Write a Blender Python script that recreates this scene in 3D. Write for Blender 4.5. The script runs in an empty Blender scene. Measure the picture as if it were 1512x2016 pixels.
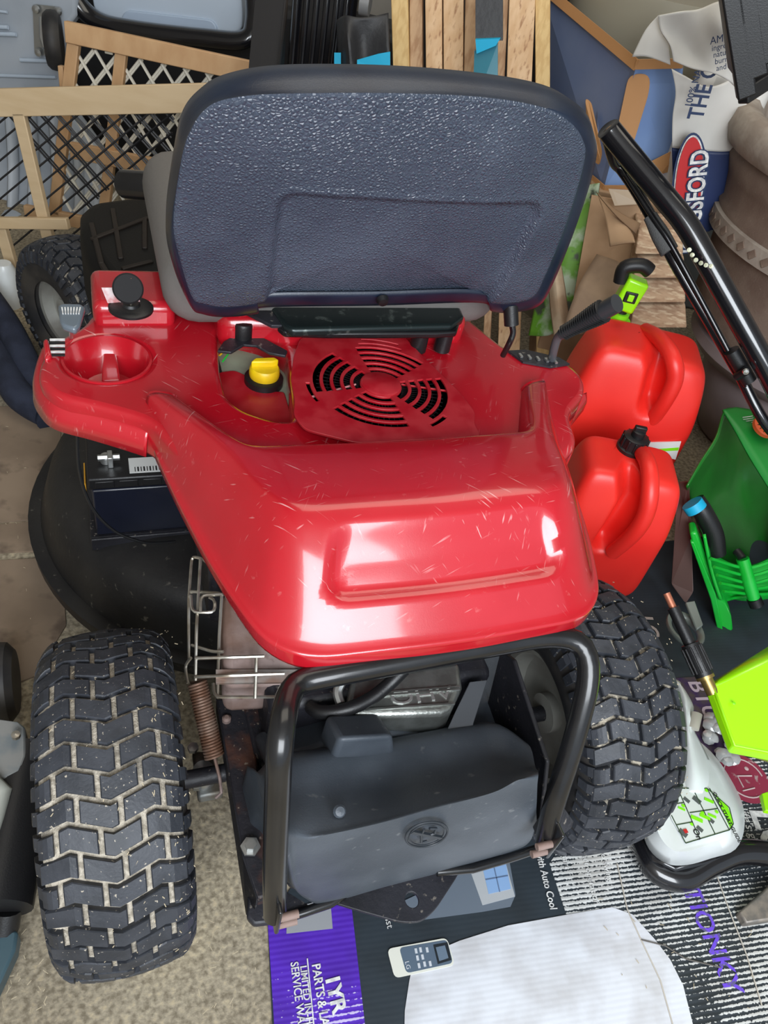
import bpy, bmesh, math, random
from mathutils import Vector, Matrix
random.seed(7)
scene = bpy.context.scene
COL = scene.collection

# ------------------------------------------------------------------ camera
CX, CY, CZ, YAW, PIT, ROL, FPX = -.2989, -.4964, 1.1736, .4493, .7429, .2294, 1520.1
W, H = 1512, 2016
Cpos = Vector((CX, CY, CZ))
Fv = Vector((math.sin(YAW)*math.cos(PIT), math.cos(YAW)*math.cos(PIT), -math.sin(PIT)))
R0 = Vector((math.cos(YAW), -math.sin(YAW), 0)); U0 = R0.cross(Fv)
Rv = R0*math.cos(ROL)+U0*math.sin(ROL); Uv = -R0*math.sin(ROL)+U0*math.cos(ROL)
cd = bpy.data.cameras.new('camera'); cam = bpy.data.objects.new('camera', cd); COL.objects.link(cam)
M3 = Matrix((Rv, Uv, -Fv)).transposed()
cam.matrix_world = Matrix.Translation(Cpos) @ M3.to_4x4()
cd.sensor_fit = 'VERTICAL'; cd.sensor_height = 36; cd.lens = 36*FPX/H; cd.clip_start = .02
scene.camera = cam

# ------------------------------------------------------------------ light
w = bpy.data.worlds.new('sky'); scene.world = w; w.use_nodes = True
bg = w.node_tree.nodes['Background']; bg.inputs[0].default_value = (.80, .90, 1.0, 1); bg.inputs[1].default_value = .75
def area(name, loc, target, sx, sy, power, col):
    l = bpy.data.lights.new(name, 'AREA'); l.shape = 'RECTANGLE'; l.size = sx; l.size_y = sy; l.energy = power; l.color = col
    o = bpy.data.objects.new(name, l); COL.objects.link(o); o.location = loc
    o.rotation_euler = (Vector(target)-Vector(loc)).to_track_quat('-Z', 'Y').to_euler(); return o
area('door_daylight', (-.6, -1.9, 1.75), (.2, .5, .3), 2.4, 1.3, 128, (.90, .95, 1.0))
area('ceiling_lamp', (.5, .9, 2.35), (.5, .9, 0), 1.8, 1.4, 17, (1.0, .93, .80))
vs = scene.view_settings; vs.view_transform = 'Standard'; vs.look = 'None'; vs.exposure = .0; vs.gamma = 1
vs.use_curve_mapping = False

# ------------------------------------------------------------------ helpers
Hd = Vector((math.sin(YAW), math.cos(YAW), 0)); Rd = Vector((math.cos(YAW), -math.sin(YAW), 0)); UP = Vector((0, 0, 1))
def ray(u, v): return Fv*FPX + Rv*(u-W/2) + Uv*(H/2-v)
def PZ(u, v, z): d = ray(u, v); return Cpos + d*((z-CZ)/d.z)
def PY(u, v, y): d = ray(u, v); return Cpos + d*((y-CY)/d.y)
def PX(u, v, x): d = ray(u, v); return Cpos + d*((x-CX)/d.x)
def PD(u, v, D): d = ray(u, v); return Cpos + d*(D/d.dot(Hd))
def PE(u, v, D): return PD(u, v, D*1.36)
def PF(u, v, D): return PD(u, v, D*1.22)
def PP(u, v, P0, N): d = ray(u, v); return Cpos + d*((P0-Cpos).dot(N)/d.dot(N))
def LP(s, D, z): return Vector((CX, CY, 0)) + Rd*s + Hd*D + UP*z
def V(*a): return Vector(a)
def sm(a, b, x):
    t = max(0, min(1, (x-a)/(b-a))); return t*t*(3-2*t)

class MB:
    def __init__(s): s.v = []; s.f = []
    def add(s, vs_, fs):
        n = len(s.v); s.v += [Vector(q) for q in vs_]; s.f += [tuple(i+n for i in f) for f in fs]; return s
    def box(s, c, size, rot=None):
        x, y, z = [q/2 for q in size]; c = Vector(c); R = rot or Matrix.Identity(3)
        P = [c+R@Vector((i*x, j*y, k*z)) for i in (-1, 1) for j in (-1, 1) for k in (-1, 1)]
        return s.add(P, [(0, 1, 3, 2), (4, 6, 7, 5), (0, 4, 5, 1), (2, 3, 7, 6), (0, 2, 6, 4), (1, 5, 7, 3)])
    def bar(s, a, b, wd, ht, up=None, end=None):
        a = Vector(a); b = Vector(b); t = (b-a).normalized(); up = Vector(up or (0, 0, 1))
        x = t.cross(up).normalized(); y = x.cross(t)
        P = []
        for q in (a, b):
            for i, j in ((-1, -1), (1, -1), (1, 1), (-1, 1)): P.append(q+x*(i*wd/2)+y*(j*ht/2))
        return s.add(P, [(3, 2, 1, 0), (4, 5, 6, 7), (0, 1, 5, 4), (1, 2, 6, 5), (2, 3, 7, 6), (3, 0, 4, 7)])
    def prism(s, poly, dv):
        n = len(poly); dv = Vector(dv); P = [Vector(p) for p in poly]; P += [p+dv for p in P]
        return s.add(P, [tuple(range(n-1, -1, -1)), tuple(range(n, 2*n))]+[(i, (i+1) % n, (i+1) % n+n, i+n) for i in range(n)])
    def tube(s, pts, r, seg=12, closed=False, cap=True, flat=1.0):
        pts = [Vector(p) for p in pts]; n = len(pts); rings = []; nrm = None
        for i, p in enumerate(pts):
            a = pts[i-1] if (i > 0 or closed) else pts[i]; b = pts[(i+1) % n] if (i < n-1 or closed) else pts[i]
            t = (b-a).normalized()
            if nrm is None: nrm = t.orthogonal().normalized()
            nrm = (nrm-t*nrm.dot(t)).normalized(); bi = t.cross(nrm)
            rr = r(i/(n-1)) if callable(r) else r
            rings.append([p+(nrm*math.cos(k*2*math.pi/seg)+bi*math.sin(k*2*math.pi/seg)*flat)*rr for k in range(seg)])
        return s.loft(rings, True, cap and not closed, wrap=closed)
    def loft(s, rings, closed=True, cap=False, wrap=False):
        m = len(rings[0]); P = [p for r in rings for p in r]; F = []; n = len(rings)
        for i in range(n if wrap else n-1):
            for j in range(m if closed else m-1):
                a = i*m+j; b = i*m+(j+1) % m; c = ((i+1) % n)*m+(j+1) % m; d = ((i+1) % n)*m+j
                F.append((a, b, c, d))
        if cap: F.append(tuple(range(m-1, -1, -1))); F.append(tuple((n-1)*m+j for j in range(m)))
        return s.add(P, F)
    def lathe(s, prof, o, ax=(0, 0, 1), seg=32, cap=True):
        ax = Vector(ax).normalized(); x = ax.orthogonal().normalized(); y = ax.cross(x); o = Vector(o)
        return s.loft([[o+ax*h+(x*math.cos(k*2*math.pi/seg)+y*math.sin(k*2*math.pi/seg))*r for k in range(seg)] for r, h in prof], True, cap)
    def build(s, name, m, parent=None, smooth=True, bev=0, seg=2, sub=0, solid=0, kind=None, label=None, offset=-1, ang=40):
        me = bpy.data.meshes.new(name)
        lo = Vector([min(p[i] for p in s.v) for i in range(3)]); hi = Vector([max(p[i] for p in s.v) for i in range(3)])
        c = (lo+hi)/2
        if parent is None: c.z = lo.z
        me.from_pydata([p-c for p in s.v], [], s.f); me.update()
        bm = bmesh.new(); bm.from_mesh(me); bmesh.ops.recalc_face_normals(bm, faces=bm.faces); bm.to_mesh(me); bm.free()
        me.materials.append(m)
        if smooth:
            me.shade_smooth() if hasattr(me, 'shade_smooth') else None
        o = bpy.data.objects.new(name, me); COL.objects.link(o)
        o.location = c-wloc(parent); o.parent = parent; o['_w'] = list(c)
        if solid:
            q = o.modifiers.new('solid', 'SOLIDIFY'); q.thickness = solid; q.offset = offset
        if bev:
            q = o.modifiers.new('bevel', 'BEVEL'); q.width = bev; q.segments = seg; q.limit_method = 'ANGLE'; q.angle_limit = math.radians(35)
        if sub:
            q = o.modifiers.new('sub', 'SUBSURF'); q.levels = sub; q.render_levels = sub
        if smooth:
            try:
                me.set_sharp_from_angle(angle=math.radians(ang))
            except Exception: pass
        if kind: o['kind'] = kind
        if label: o['label'] = label
        return o
def wloc(p): return Vector(p['_w']) if p is not None else Vector((0, 0, 0))
def thing(name, label, cat, loc=(0, 0, 0), group=None):
    o = bpy.data.objects.new(name, None); COL.objects.link(o); o.location = loc; o['_w'] = list(loc); o.empty_display_size = .05
    o['label'] = label; o['category'] = cat
    if group: o['group'] = group
    return o
def tag(o, label, cat, group=None):
    o['label'] = label; o['category'] = cat
    if group: o['group'] = group
    return o
def spline(pts, n=8, closed=False):
    P = [Vector(p) for p in pts]; out = []; m = len(P)
    for i in range(m if closed else m-1):
        if closed: a, b, c, d = P[i-1], P[i], P[(i+1) % m], P[(i+2) % m]
        else: a, b, c, d = P[max(i-1, 0)], P[i], P[i+1], P[min(i+2, m-1)]
        for k in range(n):
            t = k/n; out.append(.5*((2*b)+(c-a)*t+(2*a-5*b+4*c-d)*t*t+(3*b-a-3*c+d)*t**3))
    if not closed: out.append(P[-1])
    return out
def lin(pts, n):
    """n points evenly by arc length along a polyline"""
    P = [Vector(p) for p in pts]; L = [0]
    for a, b in zip(P, P[1:]): L.append(L[-1]+(b-a).length)
    out = []; j = 0
    for k in range(n):
        t = L[-1]*k/(n-1)
        while j < len(P)-2 and L[j+1] < t: j += 1
        f = (t-L[j])/max(1e-9, L[j+1]-L[j]); out.append(P[j].lerp(P[j+1], min(1, f)))
    return out
def fillet(pts, r, n=5, closed=False):
    P = [Vector(p) for p in pts]; m = len(P); out = []
    for i in range(m):
        if not closed and i in (0, m-1): out.append(P[i]); continue
        a, b, c = P[i-1], P[i], P[(i+1) % m]
        d1 = min(r, (a-b).length*.49); d2 = min(r, (c-b).length*.49)
        p = b+(a-b).normalized()*d1; q = b+(c-b).normalized()*d2
        for k in range(n+1):
            t = k/n; out.append(p*(1-t)**2+b*2*t*(1-t)+q*t*t)
    return out
def plate(name, loops, z, th, m, parent=None, bev=.002, label=None, kind=None):
    """flat filled outline with holes (first loop outer); z is its top"""
    cu = bpy.data.curves.new('c', 'CURVE'); cu.dimensions = '2D'; cu.fill_mode = 'BOTH'
    cu.extrude = max(0, th/2-bev); cu.bevel_depth = bev; cu.bevel_resolution = 2; cu.offset = -bev
    for lp in loops:
        sp = cu.splines.new('POLY'); sp.points.add(len(lp)-1)
        for p, q in zip(sp.points, lp): p.co = (q[0], q[1], 0, 1)
        sp.use_cyclic_u = True
    tmp = bpy.data.objects.new('t', cu); COL.objects.link(tmp)
    dg = bpy.context.evaluated_depsgraph_get(); dg.update()
    me = tmp.evaluated_get(dg).to_mesh()
    vv = [q.co+Vector((0, 0, z-th/2)) for q in me.vertices]; ff = [tuple(p.vertices) for p in me.polygons]
    tmp.evaluated_get(dg).to_mesh_clear(); bpy.data.objects.remove(tmp)
    return MB().add(vv, ff).build(name, m, parent, label=label, kind=kind, ang=50)
def mesh_text(name, body, size, m, parent, O, xdir, ydir, depth=.0004, sx=1.0, bold=0, align='LEFT', label=None, warp=None):
    cu = bpy.data.curves.new('t', 'FONT'); cu.body = body; cu.size = size; cu.extrude = depth; cu.align_x = align; cu.offset = bold
    cu.resolution_u = 3
    tmp = bpy.data.objects.new('t', cu); COL.objects.link(tmp)
    dg = bpy.context.evaluated_depsgraph_get(); dg.update(); ev = tmp.evaluated_get(dg); me = ev.to_mesh()
    xd = Vector(xdir).normalized(); yd = Vector(ydir); yd = (yd-xd*yd.dot(xd)).normalized(); zd = xd.cross(yd)
    vv = []
    for q in me.vertices:
        p = Vector(O)+xd*q.co.x*sx+yd*q.co.y+zd*q.co.z
        vv.append(warp(p) if warp else p)
    ff = [tuple(p.vertices) for p in me.polygons]; ev.to_mesh_clear(); bpy.data.objects.remove(tmp)
    return MB().add(vv, ff).build(name, m, parent, smooth=False, label=label)

# ------------------------------------------------------------------ materials
def mat(name, col, rough=.5, metal=0, coat=0, col2=None, nscale=8, lo=.4, hi=.6, bump=0, bscale=40, kind='noise', col3=None, n3=60, lo3=.6, hi3=.7, spec=.5, trans=0, stretch=None, detail=5, alpha=None):
    m = bpy.data.materials.new(name); m.use_nodes = True; nt = m.node_tree; N = nt.nodes; L = nt.links
    b = N['Principled BSDF']; b.inputs['Base Color'].default_value = (*col, 1); b.inputs['Roughness'].default_value = rough
    b.inputs['Metallic'].default_value = metal; b.inputs['Coat Weight'].default_value = coat; b.inputs['Coat Roughness'].default_value = .08
    b.inputs['Specular IOR Level'].default_value = spec
    if trans: b.inputs['Transmission Weight'].default_value = trans
    tc = N.new('ShaderNodeTexCoord'); mp = N.new('ShaderNodeMapping'); L.new(tc.outputs['Object'], mp.inputs[0])
    if stretch: mp.inputs['Scale'].default_value = stretch
    def tex(sc, k='noise'):
        if k == 'noise':
            t = N.new('ShaderNodeTexNoise'); t.inputs['Scale'].default_value = sc; t.inputs['Detail'].default_value = detail; L.new(mp.outputs[0], t.inputs[0]); return t.outputs[0]
        t = N.new('ShaderNodeTexVoronoi'); t.inputs['Scale'].default_value = sc; L.new(mp.outputs[0], t.inputs[0])
        if k == 'crack': t.feature = 'DISTANCE_TO_EDGE'
        return t.outputs['Distance']
    src = None
    for c2, sc, a, z in ((col2, nscale, lo, hi), (col3, n3, lo3, hi3)):
        if c2 is None: continue
        r = N.new('ShaderNodeMapRange'); r.inputs[1].default_value = a; r.inputs[2].default_value = z; L.new(tex(sc), r.inputs[0])
        mx = N.new('ShaderNodeMix'); mx.data_type = 'RGBA'; L.new(r.outputs[0], mx.inputs[0])
        if src is None: mx.inputs[6].default_value = (*col, 1)
        else: L.new(src, mx.inputs[6])
        mx.inputs[7].default_value = (*c2, 1); src = mx.outputs[2]
    if src is not None: L.new(src, b.inputs['Base Color'])
    if bump:
        bp = N.new('ShaderNodeBump'); bp.inputs['Strength'].default_value = bump; bp.inputs['Distance'].default_value = .003
        L.new(tex(bscale, kind), bp.inputs['Height']); L.new(bp.outputs[0], b.inputs['Normal'])
        if kind == 'crack': bp.inputs['Distance'].default_value = .002
    return m
RED = mat('red_plastic', (.42, .004, .012), .25, coat=.9, col2=(.47, .010, .020), nscale=6, col3=(.55, .12, .12), n3=70, lo3=.68, hi3=.80, bump=.04, bscale=900)
REDM = mat('red_shroud', (.36, .004, .012), .42, coat=.15, col2=(.42, .02, .028), nscale=30, bump=.05, bscale=1200)
SEATM = mat('seat_shell_vinyl', (.040, .052, .078), .29, bump=1.0, bscale=270, kind='crack', col2=(.046, .058, .086), nscale=10, col3=(.075, .095, .13), n3=5, lo3=.5, hi3=.75)
SEATR = mat('seat_rim_vinyl', (.007, .012, .026), .30, bump=.05, bscale=600, col2=(.012, .02, .038), nscale=14)
FAB = mat('seat_cushion_vinyl', (.16, .15, .14), .8, bump=.2, bscale=120)
RUB = mat('tyre_rubber', (.020, .023, .030), .55, col2=(.034, .038, .048), nscale=30, col3=(.36, .32, .26), n3=240, lo3=.66, hi3=.70, bump=.15, bscale=300)
RUBS = mat('tyre_sidewall', (.018, .018, .020), .6, col2=(.05, .045, .04), nscale=12)
DUSTY = mat('dusty_groove', (.32, .28, .22), .95, col2=(.55, .49, .40), nscale=160, col3=(.06, .055, .05), n3=18, lo3=.60, hi3=.70, bump=.8, bscale=500)
DUSTY2 = mat('groove_rubber', (.016, .017, .02), .9, col2=(.42, .37, .29), nscale=70, lo=.50, hi=.60, bump=.8, bscale=400)
TANK = mat('tank_plastic', (.046, .056, .070), .48, col2=(.075, .088, .106), nscale=7, col3=(.14, .15, .16), n3=70, lo3=.66, hi3=.76, bump=.12, bscale=420)
BLK = mat('black_paint', (.006, .006, .007), .24, coat=.2, col2=(.010, .010, .011), nscale=20, bump=.02)
BLKD = mat('dusty_black_steel', (.008, .008, .011), .5, col2=(.018, .018, .024), nscale=9, col3=(.16, .14, .12), n3=120, lo3=.64, hi3=.72, bump=.2, bscale=200)
RUSTY = mat('rusty_rail', (.016, .015, .02), .6, col2=(.09, .035, .022), nscale=22, lo=.5, hi=.66, col3=(.22, .17, .13), n3=140, lo3=.66, hi3=.7, bump=.3, bscale=160)
RUST = mat('rusted_metal', (.20, .12, .09), .75, metal=.3, col2=(.34, .26, .24), nscale=10, col3=(.10, .05, .035), n3=30, bump=.3, bscale=90)
WIRE = mat('zinc_wire', (.62, .60, .54), .35, metal=.9, col2=(.4, .35, .28), nscale=40)
ZINC = mat('zinc_bolt', (.55, .56, .55), .35, metal=.9)
ALU = mat('cast_cover', (.42, .44, .42), .32, metal=.85, col2=(.3, .31, .29), nscale=40, bump=.15, bscale=300)
PLBLK = mat('black_plastic', (.008, .008, .009), .42, bump=.1, bscale=500)
NAVY = mat('navy_fabric', (.010, .014, .030), .85, bump=.4, bscale=300, col2=(.02, .026, .05), nscale=20)
YEL = mat('yellow_plastic', (.85, .60, .005), .4, col2=(.7, .45, .01), nscale=30, col3=(.3, .2, .02), n3=50, lo3=.66, hi3=.76)
GREYG = mat('engine_sheet', (.33, .38, .27), .55, col2=(.24, .27, .2), nscale=20)
CANR = mat('fuel_can_red', (.84, .030, .020), .38, col2=(.76, .022, .016), nscale=5, bump=.06, bscale=700)
LIME = mat('lime_plastic', (.33, .80, .004), .30, coat=.3)
LIMEG = mat('lime_clip', (.22, .75, .01), .4)
GRD = mat('dark_green_plastic', (.004, .11, .008), .3, coat=.2, col2=(.006, .15, .012), nscale=8)
GRB = mat('bright_green_plastic', (.004, .42, .03), .35, coat=.2, col2=(.01, .48, .05), nscale=12)
ORG = mat('orange_dial', (.80, .13, .04), .5)
WHT = mat('white_plastic', (.72, .76, .77), .35, coat=.2, col2=(.60, .63, .63), nscale=8)
WPRINT = mat('white_print', (.78, .78, .76), .6, col2=(.5, .5, .5), nscale=90)
GREY = mat('grey_plastic', (.34, .38, .43), .45, col2=(.42, .46, .51), nscale=4, bump=.05, bscale=200)
GREYL = mat('light_grey_plastic', (.48, .56, .66), .45, coat=.1)
PINEL = mat('pale_pine', (.62, .47, .29), .6, col2=(.56, .41, .24), nscale=9, lo=.3, hi=.7, stretch=(1, 1, 6))
PINEO = mat('orange_pine', (.60, .38, .20), .55, col2=(.50, .29, .14), nscale=14, lo=.3, hi=.7, stretch=(2, 2, 1))
NETW = mat('white_net', (.68, .64, .54), .7)
NETB = mat('black_net', (.012, .012, .014), .5)
CEDAR = mat('cedar_board', (.58, .36, .19), .7, col2=(.68, .46, .27), nscale=5, stretch=(9, 9, .5), col3=(.34, .17, .08), n3=16, lo3=.56, hi3=.7)
CEDARD = mat('cedar_board_dark', (.36, .20, .10), .7, col2=(.5, .32, .18), nscale=9, stretch=(9, 9, .8))
PINEY = mat('yellow_pine_board', (.66, .46, .20), .65, col2=(.56, .36, .14), nscale=9, stretch=(12, 12, .7))
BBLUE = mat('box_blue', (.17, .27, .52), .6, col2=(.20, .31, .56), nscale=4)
BBLUED = mat('box_blue_shaded', (.14, .19, .34), .6, col2=(.17, .22, .36), nscale=5)  # darker copy of the box blue: left face's shade put into its colour
BORG = mat('box_brown', (.46, .23, .09), .7)
CARD = mat('corrugated_brown', (.36, .22, .12), .8, col2=(.44, .28, .16), nscale=10, bump=.2, bscale=60)
CARDT = mat('packing_tape', (.42, .33, .24), .25, coat=.5)
PAPER = mat('white_paper_bag', (.70, .68, .64), .7, col2=(.62, .60, .56), nscale=6, bump=.5, bscale=14)
BAGB = mat('bag_blue', (.006, .022, .10), .5)
BAGT = mat('bag_text_navy', (.01, .03, .10), .5)
BAGR = mat('bag_red', (.50, .012, .015), .5)
CLAY = mat('brown_clay', (.15, .10, .075), .75, col2=(.20, .145, .11), nscale=12, col3=(.3, .26, .22), n3=200, lo3=.68, hi3=.75, bump=.25, bscale=200)
CLAYR = mat('pale_clay_rim', (.36, .31, .26), .8, col2=(.27, .22, .18), nscale=20, bump=.3, bscale=90)
POT2 = mat('mauve_glazed_clay', (.26, .21, .21), .35, coat=.2, col2=(.33, .27, .27), nscale=6)
BLACKG = mat('glossy_black', (.008, .008, .010), .18, coat=.6)
BLUE = mat('turquoise_bag', (.004, .38, .62), .5)
BLKBAG = mat('black_woven_bag', (.02, .02, .022), .55, bump=.5, bscale=60)
BRASS = mat('brass', (.45, .32, .12), .35, metal=.9)
COPPER = mat('copper_tip', (.55, .2, .12), .4, metal=.6)
BROWNP = mat('brown_plate', (.12, .07, .06), .45, coat=.2)
GREYD = mat('grey_green_plastic', (.16, .19, .17), .35, coat=.3)
SKYB = mat('sky_blue_sticker', (.02, .2, .7), .4)
CLEAR = mat('clear_plastic', (.62, .64, .64), .15, coat=.5, trans=.5)
STRAWM = mat('dry_grass', (.50, .42, .29), .9)
LEAFM = mat('printed_leaf_bag', (.34, .42, .30), .5, col2=(.10, .26, .02), nscale=11, lo=.46, hi=.54, col3=(.05, .06, .04), n3=19, lo3=.56, hi3=.62)
DARK = mat('print_and_hole_black', (.006, .006, .007), .8)  # black of print and key bow; also shade painted in as slot and hole
LABW = mat('sticker_white', (.7, .72, .7), .5)

def add_scratches(m, col):
    nt = m.node_tree; N = nt.nodes; L = nt.links; b = N['Principled BSDF']; inp = b.inputs['Base Color']; src = inp.links[0].from_socket
    tc = N.new('ShaderNodeTexCoord'); fac = None
    for ang in (.5, 1.3, 2.4):
        rt_ = N.new('ShaderNodeMapping'); rt_.inputs['Rotation'].default_value = (0, 0, ang); L.new(tc.outputs['Object'], rt_.inputs[0])
        mp = N.new('ShaderNodeMapping'); mp.inputs['Scale'].default_value = (420, 26, 60); L.new(rt_.outputs[0], mp.inputs[0])
        v = N.new('ShaderNodeTexNoise'); v.inputs['Scale'].default_value = 1; v.inputs['Detail'].default_value = 1; L.new(mp.outputs[0], v.inputs[0])
        r = N.new('ShaderNodeMapRange'); r.inputs[1].default_value = .70; r.inputs[2].default_value = .78; L.new(v.outputs[0], r.inputs[0])
        n = N.new('ShaderNodeTexNoise'); n.inputs['Scale'].default_value = 9; n.inputs['Detail'].default_value = 5; L.new(rt_.outputs[0], n.inputs[0])
        r2 = N.new('ShaderNodeMapRange'); r2.inputs[1].default_value = .50; r2.inputs[2].default_value = .66; L.new(n.outputs[0], r2.inputs[0])
        q = N.new('ShaderNodeMath'); q.operation = 'MULTIPLY'; L.new(r.outputs[0], q.inputs[0]); L.new(r2.outputs[0], q.inputs[1])
        if fac is None: fac = q.outputs[0]
        else:
            w_ = N.new('ShaderNodeMath'); w_.operation = 'MAXIMUM'; L.new(fac, w_.inputs[0]); L.new(q.outputs[0], w_.inputs[1]); fac = w_.outputs[0]
    mx = N.new('ShaderNodeMix'); mx.data_type = 'RGBA'; L.new(fac, mx.inputs[0]); L.new(src, mx.inputs[6]); mx.inputs[7].default_value = (*col, 1); L.new(mx.outputs[2], inp)
add_scratches(RED, (.66, .30, .30))
def floor_mat():
    m = bpy.data.materials.new('dusty_concrete'); m.use_nodes = True; nt = m.node_tree; N = nt.nodes; L = nt.links; b = N['Principled BSDF']
    b.inputs['Roughness'].default_value = .9; tc = N.new('ShaderNodeTexCoord')
    def nz(sc, d=6, st=None):
        t = N.new('ShaderNodeTexNoise'); t.inputs['Scale'].default_value = sc; t.inputs['Detail'].default_value = d
        if st:
            mp = N.new('ShaderNodeMapping'); mp.inputs['Scale'].default_value = st; L.new(tc.outputs['Object'], mp.inputs[0]); L.new(mp.outputs[0], t.inputs[0])
        else: L.new(tc.outputs['Object'], t.inputs[0])
        return t.outputs[0]
    def ramp(src, stops):
        r = N.new('ShaderNodeValToRGB'); L.new(src, r.inputs[0]); e = r.color_ramp.elements
        e[0].position = stops[0][0]; e[0].color = (*stops[0][1], 1); e[1].position = stops[-1][0]; e[1].color = (*stops[-1][1], 1)
        for p, c in stops[1:-1]: q = e.new(p); q.color = (*c, 1)
        return r.outputs[0]
    a = ramp(nz(3.5), [(.3, (.25, .21, .15)), (.5, (.36, .31, .225)), (.7, (.45, .38, .26))])
    bb = ramp(nz(120, 3), [(.35, (.55, .53, .5)), (.55, (1, 1, 1)), (.72, (1.35, 1.3, 1.2))])
    mx = N.new('ShaderNodeMix'); mx.data_type = 'RGBA'; mx.blend_type = 'MULTIPLY'; mx.inputs[0].default_value = 1
    L.new(a, mx.inputs[6]); L.new(bb, mx.inputs[7]); L.new(mx.outputs[2], b.inputs['Base Color'])
    bp = N.new('ShaderNodeBump'); bp.inputs['Strength'].default_value = .4; bp.inputs['Distance'].default_value = .003
    L.new(nz(150, 4), bp.inputs['Height']); L.new(bp.outputs[0], b.inputs['Normal']); return m
FLOORM = floor_mat()
WALLM = mat('painted_wall', (.42, .40, .37), .9, col2=(.36, .34, .31), nscale=5)
CEILM = mat('ceiling_board', (.5, .48, .45), .9)

def print_mat(name, base, torn, rowdir, period=.0074, amount=.5, blotch=3.0, thr=.5, bmp=.15, fn=.7):
    """printed corrugated card: flute ridges wear through in rows"""
    m = bpy.data.materials.new(name); m.use_nodes = True; nt = m.node_tree; N = nt.nodes; L = nt.links; b = N['Principled BSDF']
    b.inputs['Roughness'].default_value = .55
    tc = N.new('ShaderNodeTexCoord')
    dp = N.new('ShaderNodeVectorMath'); dp.operation = 'DOT_PRODUCT'; dp.inputs[1].default_value = rowdir; L.new(tc.outputs['Object'], dp.inputs[0])
    def math_(op, a, bval=None, c=None):
        q = N.new('ShaderNodeMath'); q.operation = op
        for i, x in enumerate((a, bval, c)):
            if x is None: continue
            if isinstance(x, (int, float)): q.inputs[i].default_value = x
            else: L.new(x, q.inputs[i])
        return q.outputs[0]
    def nz(sc, d=4):
        t = N.new('ShaderNodeTexNoise'); t.inputs['Scale'].default_value = sc; t.inputs['Detail'].default_value = d; L.new(tc.outputs['Object'], t.inputs[0]); return t.outputs[0]
    s1 = math_('SINE', math_('MULTIPLY', dp.outputs['Value'], 2*math.pi/period))
    n1 = nz(260, 3); n2 = nz(blotch, 3); n3 = nz(60, 3)
    a = math_('ADD', math_('MULTIPLY', s1, .22*amount), math_('MULTIPLY_ADD', n1, fn, -fn/2))
    a = math_('ADD', a, math_('MULTIPLY_ADD', n2, 2.6, -1.3)); a = math_('ADD', a, math_('MULTIPLY_ADD', n3, .6, -.3))
    r = N.new('ShaderNodeMapRange'); r.inputs[1].default_value = thr; r.inputs[2].default_value = thr+.07; L.new(a, r.inputs[0])
    mx = N.new('ShaderNodeMix'); mx.data_type = 'RGBA'; L.new(r.outputs[0], mx.inputs[0]); mx.inputs[6].default_value = (*base, 1); mx.inputs[7].default_value = (*torn, 1)
    mv = N.new('ShaderNodeMix'); mv.data_type = 'RGBA'; mv.blend_type = 'MULTIPLY'; mv.inputs[0].default_value = .5; L.new(mx.outputs[2], mv.inputs[6])
    rr = N.new('ShaderNodeValToRGB'); rr.color_ramp.elements[0].position = .35; rr.color_ramp.elements[0].color = (.55, .5, .45, 1); rr.color_ramp.elements[1].position = .6; rr.color_ramp.elements[1].color = (1, 1, 1, 1)
    L.new(nz(14, 6), rr.inputs[0]); L.new(rr.outputs[0], mv.inputs[7]); L.new(mv.outputs[2], b.inputs['Base Color'])
    bp = N.new('ShaderNodeBump'); bp.inputs['Strength'].default_value = bmp; bp.inputs['Distance'].default_value = .0008; L.new(s1, bp.inputs['Height']); L.new(bp.outputs[0], b.inputs['Normal'])
    return m

# ------------------------------------------------------------------ setting
def struct(o): o['kind'] = 'structure'; return o
SX0, SX1, SY0, SY1, ZC = -1.15, 2.9, -2.0, 2.95, 2.5
struct(MB().box(((SX0+SX1)/2, (SY0+SY1)/2+.1, -.05), (SX1-SX0+.4, SY1-SY0+.6, .1)).build('floor', FLOORM, smooth=False))
struct(MB().box(((SX0+SX1)/2, SY1+.05, ZC/2), (SX1-SX0+.2, .1, ZC)).build('wall_back', WALLM, smooth=False))
struct(MB().box((SX0-.05, (SY0+SY1)/2, ZC/2), (.1, SY1-SY0, ZC)).build('wall_left', WALLM, smooth=False))
struct(MB().box((SX1+.05, (SY0+SY1)/2, ZC/2), (.1, SY1-SY0, ZC)).build('wall_right', WALLM, smooth=False))
struct(MB().box(((SX0+SX1)/2, .6, ZC+.05), (SX1-SX0+.2, 4.7, .1)).build('ceiling', CEILM, smooth=False))
# flattened brown card sheets at the left edge
hb_ = thing('brown_card_sheet', 'flattened brown cardboard sheets on the floor at left, beside the mower deck', 'cardboard', PZ(60, 1040, 0))
BC = mat('brown_card', (.20, .145, .10), .85, col2=(.27, .20, .14), nscale=6, col3=(.12, .085, .06), n3=14, lo3=.56, hi3=.7)
for P_ in (((-120, 800), (70, 800), (120, 850), (110, 1020), (-120, 1034)), ((-120, 1042), (120, 1022), (120, 1082), (-120, 1092)), ((-120, 1110), (120, 1096), (130, 1230), (70, 1330), (-120, 1400))):
    MB().prism([PZ(u, v, .004) for u, v in P_], (0, 0, -.004)).build('card_panel', BC, hb_, smooth=False)

# =================================================================== RIDING MOWER
mower = thing('riding_mower', 'red riding mower with a navy seat, treaded tyres and black tail guard bar', 'riding mower')
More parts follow.
